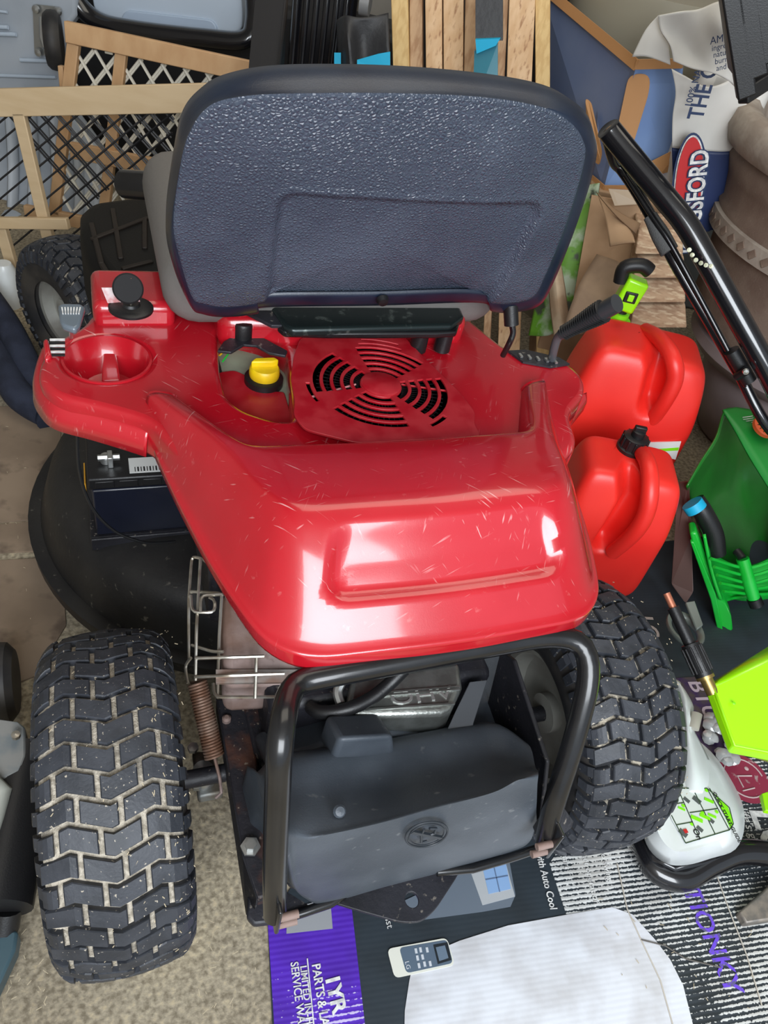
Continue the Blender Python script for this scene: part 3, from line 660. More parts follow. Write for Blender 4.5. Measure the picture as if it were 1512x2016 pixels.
# ---- engine details
ev = [PZ(u, v, .36) for u, v in ((690, 1335), (905, 1300), (912, 1350), (890, 1395), (870, 1405), (700, 1410), (680, 1390))]
vc = MB().prism(ev, (0, 0, -.05)).build('valve_cover', ALU, mower, bev=.008, seg=3)
for a, b in (((720, 1367), (905, 1352)), ((720, 1372), (905, 1357)), ((715, 1398), (895, 1385))):
    MB().bar(PZ(*a, .361), PZ(*b, .361), .0025, .003).build('cover_rib', ALU, vc)
o = PZ(770, 1388, .3605); mesh_text('cover_lettering', 'OHV', .026, mat('bright_alloy', (.7, .71, .69), .3, metal=.8), vc, o, PZ(860, 1375, .3605)-PZ(780, 1384, .3605), PZ(800, 1360, .3605)-PZ(803, 1385, .3605), depth=.0012, sx=1.5)
MB().box(V(.04, .16, .42), (.30, .14, .16)).build('engine_block', BLKD, mower, bev=.01)
MB().tube(spline([PZ(795, 1318, .40), PZ(768, 1345, .385), PZ(730, 1375, .375), PZ(680, 1397, .37), PZ(630, 1402, .36), PZ(612, 1392, .35)], 8), .0085, 12).build('rubber_hose', PLBLK, mower)
MB().tube(spline([PZ(680, 1330, .38), PZ(665, 1360, .37), PZ(670, 1385, .365)], 6), .006, 8).build('hose_clip', ZINC, mower)
MB().prism([PZ(925, 1342, .36), PZ(960, 1338, .36), PZ(932, 1425, .34), PZ(932, 1455, .33), PZ(870, 1458, .33), PZ(895, 1405, .34)], (0, 0, -.004)).build('heat_tab', mat('grey_painted_steel', (.055, .06, .068), .45), mower, bev=.001)
MB().lathe([(.004, 0), (.003, .002), (0, .003)], PZ(898, 1448, .332), seg=10).build('tab_rivet', ZINC, mower)
# muffler and guard
mf = MB().prism([PZ(435, 1165, .40), PZ(560, 1120, .40), PZ(600, 1330, .36), PZ(555, 1340, .36), PZ(440, 1345, .36)], (0, 0, -.07)).build('muffler', RUST, mower, bev=.012, seg=3)
MB().prism([PZ(425, 1318, .368), PZ(640, 1318, .368), PZ(640, 1342, .362), PZ(425, 1345, .362)], (0, 0, -.003)).build('muffler_shield', mat('heat_shield', (.42, .40, .38), .4, metal=.7, col2=(.3, .2, .16), nscale=20), mower)
gw = MB()
def wv(pts, zz): gw.tube(fillet([PZ(u, v, z) for (u, v), z in zip(pts, zz)], .008, 3), .0021, 6)
wv([(372, 1300), (372, 1180), (378, 1095), (400, 1100), (420, 1120)], [.34, .38, .40, .41, .41])
wv([(385, 1340), (387, 1240), (395, 1100)], [.35, .385, .42])
wv([(375, 1165), (432, 1168), (440, 1172)], [.39, .41, .41])
wv([(395, 1205), (395, 1172), (440, 1170)], [.40, .41, .41]); wv([(376, 1172), (378, 1205), (422, 1206), (424, 1182), (412, 1176)], [.40, .395, .40, .40, .40])
wv([(428, 1375), (432, 1250), (437, 1170)], [.35, .385, .41]); wv([(502, 1375), (505, 1290)], [.355, .385])
wv([(385, 1296), (455, 1294), (520, 1292)], [.37, .385, .385]); wv([(384, 1333), (450, 1330), (560, 1326)], [.355, .372, .378])
wv([(420, 1345), (422, 1372), (540, 1372), (600, 1366)], [.36, .355, .355, .36])
wv([(378, 1270), (420, 1283), (440, 1283)], [.36, .38, .385]); wv([(370, 1345), (364, 1310), (376, 1295)], [.34, .345, .36])
gw.build('muffler_guard', WIRE, mower)
# spring
s0 = PZ(388, 1342, .30); s1 = PZ(422, 1490, .24); ax_ = (s1-s0); L_ = ax_.length; ax_.normalize(); e1 = ax_.orthogonal().normalized(); e2 = ax_.cross(e1)
sp = [s0+ax_*(L_*k/(26*12))+(e1*math.cos(k*math.pi/6)+e2*math.sin(k*math.pi/6))*.0115 for k in range(26*12+1)]
MB().tube(sp, .0019, 6).build('return_spring', mat('rusty_spring', (.20, .10, .06), .6, metal=.4, col2=(.3, .2, .15), nscale=40), mower)
MB().tube([s1, PZ(432, 1530, .22), PZ(436, 1560, .21), PZ(425, 1570, .20)], .0022, 6).build('spring_hook', RUST, mower)
MB().prism([PZ(378, 1478, .12), PZ(425, 1478, .12), PZ(440, 1560, .12), PZ(390, 1570, .12)], (0, 0, -.02)).build('axle_bracket', mat('dull_steel', (.3, .31, .3), .5, metal=.6, col2=(.2, .17, .13), nscale=30), mower, bev=.004)
MB().lathe([(.0, .022), (.014, .018), (.018, .0), (.018, -.01)], PZ(400, 1527, .13), seg=20).build('hub_dome', ZINC, mower)
for u, v in ((380, 1475), (388, 1548), (428, 1520)): MB().lathe([(.008, 0), (.008, .007), (.0, .008)], PZ(u, v, .125), seg=6).build('bracket_bolt', ZINC, mower)

# ---- seat
SP0 = V(.012, .335, .690); sd = V(0, -.085, .285); SL = sd.length; sdn = sd.normalized(); sn = V(1, 0, 0).cross(sdn).normalized()  # sn ~ -Y (towards viewer)
if sn.y > 0: sn = -sn
def SS(x, s, dp=0): return SP0+V(x, 0, 0)+sdn*s+sn*dp
def seatuv(u, v, dp=0):
    q = PP(u, v, SP0+sn*dp, sn)-SP0-sn*dp; return q.x, q.dot(sdn)
so_px = [(372, 590), (340, 520), (326, 440), (342, 310), (360, 235), (396, 190), (450, 160), (560, 142), (765, 142), (950, 156), (1080, 178), (1140, 208), (1166, 250), (1168, 310), (1128, 440), (1082, 555), (1054, 592), (1000, 604), (962, 601), (935, 584), (740, 589), (522, 592), (505, 604), (440, 611), (395, 605)]
si_px = [(378, 586), (354, 512), (341, 440), (356, 320), (376, 256), (412, 210), (470, 192), (570, 185), (765, 184), (950, 192), (1070, 212), (1122, 240), (1148, 275), (1151, 320), (1116, 440), (1072, 548), (1048, 586), (1000, 597), (964, 594), (938, 577), (740, 582), (520, 585), (503, 597), (442, 604), (400, 598)]
def res_(px, dp):
    L = [V(*seatuv(u, v, dp), 0) for u, v in px]; out = []
    sp_ = spline(L, 10, True)
    return sp_
OUT = res_(so_px, -.030); INN = res_(si_px, .004); NP = len(OUT)
cen = V(sum(p.x for p in OUT)/NP, sum(p.y for p in OUT)/NP, 0)
arch = [V(*seatuv(u, v), 0) for u, v in ((522, 560), (528, 440), (545, 400), (575, 385), (860, 380), (985, 388), (1012, 405), (1022, 430), (985, 560))]
ax0 = min(p.x for p in arch)+.004; ax1 = max(p.x for p in arch); ay1 = max(p.y for p in arch)
def backface(x, s, k):
    b = .014*(1-k**2)
    d = sdbox(x-(ax0+ax1)/2, s-(ay1-.20), (ax1-ax0)/2-(ay1-s)*.04, .20, .020)
    b -= .0085*sm(.003, -.005, d); b += .0012*sm(.006, 0, abs(d-.004))
    return b
seat = bpy.data.objects.new('seat', None); COL.objects.link(seat); seat.parent = mower; seat['_w'] = list(SP0); seat.location = SP0
def ring_(L, k, dp, ds=0): return [SS((cen+(p-cen)*k).x, (cen+(p-cen)*k).y+ds, dp) for p in L]
def mix_(t): return [a.lerp(b, t) for a, b in zip(OUT, INN)]
rim = MB()
rim.loft([ring_(OUT, .90, -.068, -.012), ring_(OUT, .965, -.066, -.010), ring_(OUT, .99, -.052, -.005), ring_(OUT, 1.0, -.030), ring_(mix_(.12), 1, -.016), ring_(mix_(.35), 1, -.005), ring_(mix_(.62), 1, .001), ring_(mix_(.92), 1, .0035), ring_(INN, .985, .0035), ring_(INN, .96, .000)])
rim.build('seat_rim', SEATR, seat, ang=80)
sh = MB(); ks2 = [1.0, .992, .98, .965, .95]+[.95*(1-i/48) for i in range(1, 48)]+[.004]
sh.loft([[SS((cen+(p-cen)*k).x, (cen+(p-cen)*k).y, backface((cen+(p-cen)*k).x, (cen+(p-cen)*k).y, k)+(.0032 if k == 1 else .0048)) for p in INN] for k in ks2], True, True)
sh.build('seat_back_shell', SEATM, seat, ang=80)
cu = []
for k, dp in ((.80, -.05), (.93, -.068), (.95, -.085), (.93, -.105), (.8, -.12), (.4, -.125), (.01, -.12)):
    cu.append(ring_(OUT, k, dp, -.030))
MB().loft(cu, True, True).build('back_cushion', FAB, seat, ang=80)
MB().box((.012, .605, .664), (.480, .40, .10)).build('seat_cushion', FAB, seat, bev=.045, seg=5)
MB().lathe([(.008, -.004), (.006, .002), (0, .003)], PP(750, 580, SP0, sn)+sn*.012, sn, 14).build('shell_screw', PLBLK, seat)
# seat pan bracket
br = [PZ(u, v, .655) for u, v in ((528, 594), (560, 640), (575, 648), (890, 640), (915, 622), (905, 600), (880, 585), (540, 585))]
MB().prism(br, (0, 0, -.014)).build('seat_pan', mat('oily_black_steel', (.02, .03, .03), .22, metal=.5, col2=(.10, .12, .11), nscale=60, lo=.6, hi=.7), mower, bev=.005, seg=3)
MB().prism([PZ(u, v, .65) for u, v in ((480, 612), (525, 590), (560, 640), (535, 640))], (0, 0, -.005)).build('pan_wing', BLKD, mower, bev=.001)
MB().prism([PZ(u, v, .648) for u, v in ((545, 640), (905, 636), (900, 652), (860, 655), (640, 655), (560, 652))], (0, 0, -.010)).build('pan_lip', BLK, mower, bev=.003)
MB().tube([PZ(640, 648, .63)+V(.012*math.cos(a), .008*math.sin(a), .006*math.sin(a)) for a in [k*math.pi/8 for k in range(17)]], .003, 8).build('seat_spring', WIRE, mower)
for u in (830, 878): MB().lathe([(.012, -.03), (.012, .0), (.0, .001)], PZ(u, 652, .635), seg=20).build('seat_buffer', PLBLK, mower)
# right side levers
sl0 = PZ(1010, 612, .68)
MB().tube([PZ(1005, 600, .70), PZ(1007, 640, .675)], .010, 14).build('lever_sleeve', PLBLK, mower)
MB().tube(spline([PZ(1006, 632, .68), PZ(1010, 655, .665), PZ(1003, 675, .65), PZ(990, 700, .625)], 6), .0042, 10).build('brake_lever', BLK, mower)
lv = MB().tube(spline([PZ(1086, 712, .60), PZ(1090, 690, .625), PZ(1098, 665, .65), PZ(1112, 652, .665)], 6), .0062, 12).build('height_lever', mat('grey_lever', (.10, .11, .12), .35, metal=.3), mower)
g0 = PZ(1105, 658, .665); g1 = PZ(1215, 597, .74)
MB().tube(lin([g0, g1], 14), lambda t: .0095+.0055*sm(.1, .8, t), 16, flat=.8).build('lever_grip', mat('grip_black', (.03, .032, .036), .35), mower)
gd = (g1-g0)
for k in range(18):
    c = g0+gd*(.06+.74*k/18); r_ = .0102+.0055*sm(.1, .8, .06+.74*k/18)
    MB().lathe([(r_*.9, -.0012), (r_+.0008, 0), (r_*.9, .0012)], c, gd, 14).build('grip_rib', PLBLK, lv)
sl = [PZ(u, v, .604) for u, v in ((1000, 690), (1035, 688), (1100, 703), (1122, 716), (1085, 722), (1030, 712))]
MB().prism(sl, (0, 0, -.003)).build('lever_slot', BLKD, mower)
for k in range(5):
    MB().box(PZ(1025+17*k, 700+3*k, .606), (.004, .009, .003)).build('slot_tooth', ZINC, mower)
q0 = PZ(1120, 815, .56)
MB().prism([PZ(1085, 790, .585), PZ(1158, 768, .585), PZ(1158, 790, .56), PZ(1125, 830, .56)], (0, 0, -.02)).build('right_apron', RED, mower, bev=.006)
# hood rear-right window like recess is part of hood.  ---- front cowl
z0 = .47
fcw = [(155, 410), (175, 392), (245, 383), (330, 380), (420, 400), (430, 620), (330, 600), (270, 600), (215, 560), (170, 500), (155, 450)]
fp = [PZ(u, v, z0) for u, v in fcw]
MB().prism(fp, (0, 0, -.16)).build('front_cowl', mat('cowl_black', (.005, .005, .005), .55, spec=.25, bump=.1, bscale=300), mower, bev=.03, seg=5)
cm = mat('cowl_ridge', (.016, .012, .010), .5, spec=.3)
for a, b in (((222, 412), (238, 510)), ((180, 472), (290, 430)), ((285, 432), (285, 490)), ((285, 430), (320, 430)), ((180, 440), (200, 520)), ((240, 530), (300, 515)), ((200, 520), (225, 560))):
    MB().bar(PZ(*a, z0+.001), PZ(*b, z0+.001), .010, .006).build('cowl_ridge', cm, mower, bev=.002)
MB().tube([PD(245, 362, 1.20), PD(300, 366, 1.18)], .022, 16).build('steering_column', BLK, mower)
MB().prism([PZ(300, 380, .50), PZ(380, 330, .52), PZ(430, 600, .50), PZ(330, 600, .50)], (0, 0, -.1)).build('dash_panel', PLBLK, mower, bev=.02, seg=3)
MB().box((.12, 1.15, .30), (.50, .5, .24)).build('front_body', PLBLK, mower, bev=.05, seg=4)

# =================================================================== FUEL CANS
def superbox(c, size, R, e=.30, n=28, disp=None):
    """rounded box; e = exponent (small = boxier)"""
    pts = []; faces = []; idx = {}
    def vid(p):
        k = tuple(round(x, 5) for x in p)
        if k not in idx: idx[k] = len(pts); pts.append(Vector(p))
        return idx[k]
    for axis in range(3):
        for sg in (-1, 1):
            for i in range(n):
                for j in range(n):
                    q = []
                    for di, dj in ((0, 0), (1, 0), (1, 1), (0, 1)):
                        a = 2*(i+di)/n-1; b = 2*(j+dj)/n-1; p = [0, 0, 0]; p[axis] = sg; p[(axis+1) % 3] = a; p[(axis+2) % 3] = b; q.append(vid(p))
                    faces.append(tuple(q))
    pw = 2/e; out = []
    for p in pts:
        l = (abs(p.x)**pw+abs(p.y)**pw+abs(p.z)**pw)**(1/pw); p = p/l
        q = Vector((p.x*size[0]/2, p.y*size[1]/2, p.z*size[2]/2))
        if disp: q = disp(q, p)
        out.append(Vector(c)+R@q)
    return MB().add(out, faces)
def rotz(a): return Matrix.Rotation(a, 3, 'Z')
# big can
Rc = rotz(-YAW)
cb_ = LP(.470, 1.53, 0); cw_, cd_, ch_ = .284, .21, .425
def segd(p, a, b):
    ab = b-a; t = max(0, min(1, (p-a).dot(ab)/ab.dot(ab))); return (p-(a+ab*t)).length
def lcl(u, v, D, c0, Rm, hh):
    w_ = Rm.transposed() @ (PD(u, v, D)-V(c0.x, c0.y, hh/2)); w_.y = 0; return w_
RB1 = [lcl(u, v, 1.43, cb_, Rc, ch_) for u, v in ((1294, 685), (1303, 735), (1282, 800))]
def bigdisp(q, p):
    tz = (q.z/ch_+.5)
    q = Vector((q.x*(1-.12*sm(.62, 1.0, tz)), q.y*(1-.2*sm(.6, 1.0, tz)), q.z))
    # scooped hand hole on the near face, beside the handle
    if p.y < .2:
        a, b, c = RB1; pp = Vector((q.x, 0, q.z))
        d = min(segd(pp, a, b), segd(pp, b, c)); q.y += .05*sm(.032, .004, d)
    return q
can1 = thing('fuel_can', 'large red plastic fuel can with a lime green spout lock, behind the smaller can', 'fuel can', (cb_.x, cb_.y, 0))
superbox((cb_.x, cb_.y, ch_/2), (cw_, cd_, ch_), Rc, .26, 44, bigdisp).build('body', CANR, can1, ang=80)
def CL(x, y, z): return V(cb_.x, cb_.y, 0)+Rc@V(x, y, z)
hpts = spline([PD(1270, 650, 1.58), PD(1300, 668, 1.51), PD(1324, 705, 1.452), PD(1328, 748, 1.435), PD(1308, 792, 1.43), PD(1278, 835, 1.445)], 8)
MB().tube(hpts, lambda t: .018-.005*abs(t-.5), 16).build('handle', CANR, can1)
sb = PZ(1216, 630, .408)
MB().lathe([(.030, -.02), (.030, .0), (.027, .004), (.02, .005), (.02, .02), (.0, .02)], sb, seg=28).build('spout_collar', LIMEG, can1)
MB().tube([sb+UP*.0, sb+UP*.05], .013, 16).build('spout_neck', PLBLK, can1)
s2 = PD(1240, 578, 1.56)
MB().box(s2, (.046, .036, .070), Rc @ Matrix.Rotation(.15, 3, 'Y')).build('spout_lock', LIME, can1, bev=.006, seg=3)
MB().box(s2-Hd*.019+UP*.0, (.026, .004, .024), Rc).build('lock_window', PLBLK, can1, bev=.002)
MB().box(s2-Hd*.022, (.012, .004, .014), Rc).build('lock_button', LIME, can1, bev=.001)
MB().tube(spline([s2+UP*.02-Rd*.028, s2+UP*.050-Rd*.030, s2+UP*.062, s2+UP*.055+Rd*.02], 6), .015, 12).build('spout_tip', PLBLK, can1)
lb = [PP(u, v, CL(0, -cd_/2-.003, 0), Rc@V(0, -1, 0)) for u, v in ((1275, 872), (1341, 870), (1330, 905), (1275, 890))]
MB().prism(lb, Rc@V(0, .003, 0)).build('warning_label', LABW, can1, smooth=False)
lb = [PP(u, v, CL(0, -cd_/2-.0034, 0), Rc@V(0, -1, 0)) for u, v in ((1295, 884), (1337, 881), (1335, 887), (1297, 889))]
MB().prism(lb, Rc@V(0, .001, 0)).build('label_stripe', LIMEG, can1, smooth=False)
# small can
Rs = rotz(-YAW+.04); cs = LP(.452, 1.255, 0); sw_, sd_, sh_ = .214, .19, .31
RB2 = [lcl(u, v, 1.16, cs, Rs, sh_) for u, v in ((1247, 935), (1243, 1005), (1190, 1070))]
def smalldisp(q, p):
    tz = q.z/sh_+.5
    q = Vector((q.x*(1-.08*sm(.6, 1, tz)), q.y*(1-.25*sm(.55, 1, tz)), q.z))
    if p.y < .2:
        a, b, c = RB2; pp = Vector((q.x, 0, q.z))
        q.y += .042*sm(.028, .004, min(segd(pp, a, b), segd(pp, b, c)))
    return q
can2 = thing('fuel_can', 'smaller red plastic fuel can with a black screw cap, against the right rear tyre', 'fuel can', (cs.x, cs.y, 0))
superbox((cs.x, cs.y, sh_/2), (sw_, sd_, sh_), Rs, .26, 44, smalldisp).build('body', CANR, can2, ang=80)
def CS(x, y, z): return V(cs.x, cs.y, 0)+Rs@V(x, y, z)
MB().tube(spline([PD(1262, 888, 1.27), PD(1276, 915, 1.21), PD(1280, 960, 1.17), PD(1272, 1010, 1.15), PD(1248, 1050, 1.145), PD(1205, 1088, 1.16)], 8), lambda t: .017-.004*abs(t-.5), 16).build('handle', CANR, can2)
kc2 = PZ(1240, 888, .305)
capb = MB().lathe([(.029, -.01), (.030, .012), (.026, .014), (.025, .036), (.022, .038), (.0, .038)], kc2, seg=32).build('screw_cap', PLBLK, can2)
for k in range(12):
    a = k*math.pi/6; MB().box(kc2+V(.0262*math.cos(a), .0262*math.sin(a), .024), (.004, .004, .022), rotz(a)).build('cap_rib', PLBLK, capb, bev=.001)
MB().lathe([(.013, 0), (.013, .012), (.010, .014), (0, .014)], kc2+UP*.038, seg=20).build('vent_knob', PLBLK, capb)
MB().box(kc2+UP*.055, (.024, .010, .012), rotz(-.4)).build('vent_tab', PLBLK, capb, bev=.002)

# =================================================================== SPREADER
spd = thing('lawn_spreader', 'green push spreader with an open dark green hopper and orange dial at right', 'spreader', LP(.80, 1.4, 0))
def dgrid(rows, k=1.0): return [[PD(u, v, D*k) for u, v, D in r] for r in rows]
def PS(u, v, D): return PD(u, v, D*1.26)
hop = dgrid([
    [(1350, 957, 1.02), (1380, 905, 1.06), (1408, 860, 1.10), (1424, 810, 1.16), (1445, 803, 1.20), (1475, 818, 1.24), (1530, 830, 1.28)],
    [(1352, 975, 1.06), (1384, 940, 1.14), (1412, 905, 1.19), (1432, 865, 1.24), (1455, 850, 1.27), (1485, 865, 1.29), (1540, 880, 1.31)],
    [(1362, 1005, 1.08), (1392, 985, 1.17), (1420, 960, 1.23), (1446, 935, 1.28), (1470, 920, 1.30), (1500, 925, 1.31), (1550, 940, 1.31)],
    [(1378, 1045, 1.06), (1405, 1030, 1.13), (1432, 1020, 1.18), (1458, 1010, 1.22), (1482, 1000, 1.24), (1515, 1000, 1.25), (1560, 1010, 1.25)],
    [(1400, 1090, 1.03), (1422, 1090, 1.07), (1445, 1092, 1.10), (1468, 1095, 1.12), (1490, 1095, 1.14), (1520, 1090, 1.15), (1565, 1080, 1.15)],
    [(1415, 1118, 1.01), (1432, 1125, 1.03), (1450, 1132, 1.04), (1470, 1136, 1.05), (1492, 1132, 1.06), (1520, 1122, 1.07), (1565, 1110, 1.07)]], 1.26)
MB().loft(refine(hop, 5, 5), False).build('hopper', GRD, spd, solid=.004, ang=80)
flange = dgrid([[(1424, 806, 1.16), (1450, 850, 1.12), (1480, 905, 1.08), (1530, 985, 1.02)], [(1450, 801, 1.19), (1500, 812, 1.18), (1530, 840, 1.15), (1560, 900, 1.10)]], 1.26)
MB().loft(refine(flange, 4, 6), False).build('hopper_panel', mat('panel_green', (.01, .22, .03), .4), spd, solid=.004)
fo = PS(1498, 845, 1.135); fn = (flange[1][1]-flange[0][0]).cross(flange[0][2]-flange[0][0]).normalized()
if fn.dot(Cpos-fo) < 0: fn = -fn
dl = MB().lathe([(.026, -.004), (.026, .004), (.024, .006), (0, .006)], PS(1506, 840, 1.13), fn, 36).build('setting_dial', ORG, spd)
xx = (flange[0][2]-flange[0][0]).normalized(); yy = fn.cross(xx)
for k in range(14):
    a = k*2*math.pi/14; c = PS(1506, 840, 1.13)+fn*.0065
    MB().bar(c+(xx*math.cos(a)+yy*math.sin(a))*.017, c+(xx*math.cos(a)+yy*math.sin(a))*.022, .0012, .001, fn).build('dial_mark', DARK, dl)
for k in range(7):
    a = PS(1462+k*1.0, 822+k*4, 1.150); b = PS(1482+k*1.0, 819+k*4, 1.150)
    MB().bar(a, b, .0014, .0008, fn).build('print_line', WPRINT, spd)
for k in range(9):
    t = k/8; a = PS(1476+26*t, 862+16*t+6*math.sin(t*3), 1.125); MB().box(a, (.004, .004, .006), rotz(.3*k)).build('print_mark', WPRINT, spd)
# bright green frame
yk = dgrid([
    [(1383, 1052, .96), (1395, 1085, .99), (1440, 1108, 1.01), (1480, 1112, 1.02), (1530, 1090, 1.03)],
    [(1392, 1100, .95), (1404, 1125, .98), (1445, 1148, 1.00), (1488, 1152, 1.01), (1535, 1130, 1.02)],
    [(1402, 1140, .94), (1414, 1160, .97), (1450, 1180, .99), (1495, 1182, 1.0), (1540, 1170, 1.01)],
    [(1415, 1180, .93), (1428, 1185, .96), (1455, 1178, .98), (1500, 1172, .99), (1545, 1168, 1.0)]], 1.26)
MB().loft(refine(yk, 4, 5), False).build('frame_web', GRB, spd, solid=.006, ang=70)
for t in range(5):
    a = PS(1400+6*t, 1100+16*t, .945-.003*t); b = PS(1470+4*t, 1122+13*t-abs(t-2)*2, .985-.003*t); c = PS(1530, 1100+17*t, .995)
    MB().tube(spline([a, b, c], 6), .0035, 8).build('web_rib', GRB, spd)
MB().tube([PS(1462, 1100, .985), PS(1484, 1178, .955)], .013, 16).build('frame_socket', GRB, spd)
MB().tube([PS(1450, 1085, 1.0), PS(1462, 1100, .985)], .009, 12).build('socket_pin', PLBLK, spd)
MB().tube([PS(1484, 1178, .955), PS(1490, 1192, .95)], .015, 12).build('socket_foot', PLBLK, spd)
leg_ = [PS(u, v, D) for u, v, D in ((1358, 1050, .97), (1372, 1048, .97), (1392, 1100, .96), (1418, 1180, .94), (1428, 1185, .94), (1440, 1215, .92), (1443, 1240, .92), (1432, 1252, .92), (1416, 1250, .92), (1412, 1215, .93), (1396, 1160, .945), (1370, 1100, .96))]
MB().prism(leg_, Hd*.035).build('frame_leg', GRB, spd, bev=.004)
MB().prism([p-Hd*.008 for p in [PS(u, v, D) for u, v, D in ((1358, 1062, .97), (1366, 1062, .97), (1408, 1165, .94), (1425, 1250, .92), (1415, 1252, .92), (1398, 1175, .94))]], Hd*.01).build('frame_edge', GRB, spd, bev=.002)
wc = PS(1545, 1270, .98)
MB().lathe([(.05, -.03), (.10, -.03), (.115, -.02), (.118, 0), (.115, .02), (.10, .03), (.05, .03)], (wc.x, wc.y, .12), Rd, 40).build('wheel', RUBS, spd)
wc = PS(1530, 1120, 1.12)
MB().lathe([(.05, -.03), (.09, -.03), (.105, -.02), (.108, 0), (.105, .02), (.09, .03), (.05, .03)], (wc.x, wc.y, .11), Rd, 40).build('wheel', RUBS, spd)
hb = [PS(1368, 985, 1.02), PS(1385, 1010, 1.01), PS(1405, 1050, 1.0), PS(1410, 1090, .99)]
MB().tube(spline(hb, 5), .020, 14).build('axle_boot', PLBLK, spd)
MB().tube([PS(1362, 990, .995), PS(1372, 1004, .99)], .0215, 16).build('turquoise_band', BLUE, spd)

def PH(u, v, D): return PD(u, v, D*1.22)
# =================================================================== HANDLEBAR
hbr = thing('mower_handlebar', 'glossy black tubular handlebar with a thinner bail bar, leaning in front of the clay pots', 'handlebar', LP(.9, 1.33, 0))
main = spline([PH(1197, 252, 1.222), PH(1206, 264, 1.22), PH(1250, 318, 1.20), PH(1310, 390, 1.17), PH(1350, 440, 1.15), PH(1385, 500, 1.13), PH(1440, 600, 1.10), PH(1520, 745, 1.06), PH(1600, 900, 1.04), LP(.98, 1.30, .30), LP(1.08, 1.30, .02)], 8)
MB().tube(main, lambda t: .0205*min(1, math.sqrt(max(.02, t*40))), 20).build('main_tube', BLACKG, hbr)
bail = spline([PH(1198, 278, 1.23), PH(1210, 318, 1.24), PH(1225, 335, 1.24), PH(1255, 380, 1.22), PH(1300, 460, 1.19), PH(1330, 520, 1.16), PH(1400, 640, 1.12), PH(1455, 735, 1.09), PH(1530, 860, 1.05), LP(.93, 1.33, .30), LP(1.03, 1.33, .02)], 8)
MB().tube(bail, .0105, 14).build('bail_bar', BLACKG, hbr)
MB().tube(lin([PH(1212, 320, 1.245), PH(1206, 312, 1.25)], 2), .006, 8).build('bail_screw', ZINC, hbr)
MB().tube(lin([PH(1280, 425, 1.195), PH(1318, 495, 1.165)], 8), lambda t: .0125+.004*sm(0, .6, t), 14).build('foam_sleeve', mat('grey_foam', (.09, .09, .09), .8, bump=.6, bscale=500), hbr)
MB().tube(spline([PH(1232, 345, 1.225), PH(1290, 435, 1.18), PH(1320, 480, 1.16), PH(1380, 590, 1.125), PH(1470, 760, 1.07)], 6), .0055, 10).build('inner_rod', BLK, hbr)
MB().tube([PH(1440, 690, 1.085), PH(1475, 750, 1.075)], .014, 14).build('clamp', PLBLK, hbr)
kn_ = MB().tube([PH(1450, 742, 1.07), PH(1472, 728, 1.06)], .008, 10).build('clamp_knob', PLBLK, hbr)
MB().lathe([(.006, 0), (.005, .004), (0, .005)], PH(1468, 731, 1.05), -Hd, 12).build('knob_screw', ZINC, kn_)
chp = mat('bare_metal_chip', (.75, .75, .55), .4, col2=(.3, .3, .2), nscale=90)
ch = MB()
for k, (u, v) in enumerate(((1357, 492), (1363, 502), (1370, 512), (1380, 518), (1390, 522), (1400, 524), (1408, 530), (1412, 536))):
    ch.lathe([(.0, -.001), (.0040, 0), (.0, .001)], PH(u, v, 1.095+.002*k), (Cpos-PH(u, v, 1.1)), 7)
ch.build('chipped_paint', chp, hbr, kind='stuff')

# =================================================================== CLAY POTS
def axisLP(s, D): return LP(s, D, 0)
p1 = axisLP(.98, 1.95)
pot = thing('clay_pot', 'tall brown clay pot with a pale thick rim at the right edge', 'pot', (p1.x, p1.y, 0))
prof = [(.24, .325), (.318, .335), (.325, .36), (.328, .41), (.342, .50), (.355, .56), (.372, .60), (.365, .61), (.378, .66), (.395, .70), (.385, .73)]
MB().lathe(prof, (p1.x, p1.y, 0), seg=90, cap=False).build('body', CLAY, pot, ang=60)
MB().lathe([(.385, .715), (.412, .725), (.424, .755), (.418, .790), (.40, .80), (.372, .795), (.355, .775), (.34, .68), (.30, .50), (.001, .45)], (p1.x, p1.y, 0), seg=90, cap=False).build('rim', CLAYR, pot, ang=60)
MB().lathe([(.350, .540), (.372, .545), (.376, .585), (.360, .590)], (p1.x, p1.y, 0), seg=90, cap=False).build('decorated_band', CLAYR, pot)
for k in range(60):
    a = k*2*math.pi/60; c = V(p1.x+.3735*math.cos(a), p1.y+.3735*math.sin(a), .565)
    MB().box(c, (.006, .020, .016), rotz(a) @ Matrix.Rotation(.8, 3, 'X')).build('band_motif', CLAY, pot, bev=.001)
pot2 = thing('clay_pot', 'mauve glazed clay pot, lower one, with the tall brown pot standing on it', 'pot', (p1.x, p1.y, 0))
MB().lathe([(.13, 0), (.16, .01), (.19, .09), (.212, .15), (.225, .21), (.22, .245)], (p1.x, p1.y, 0), seg=72, cap=False).build('body', POT2, pot2, ang=70)
MB().lathe([(.22, .235), (.27, .245), (.296, .275), (.295, .30), (.28, .315), (.20, .323), (.001, .323)], (p1.x, p1.y, 0), seg=72, cap=False).build('rim', POT2, pot2)

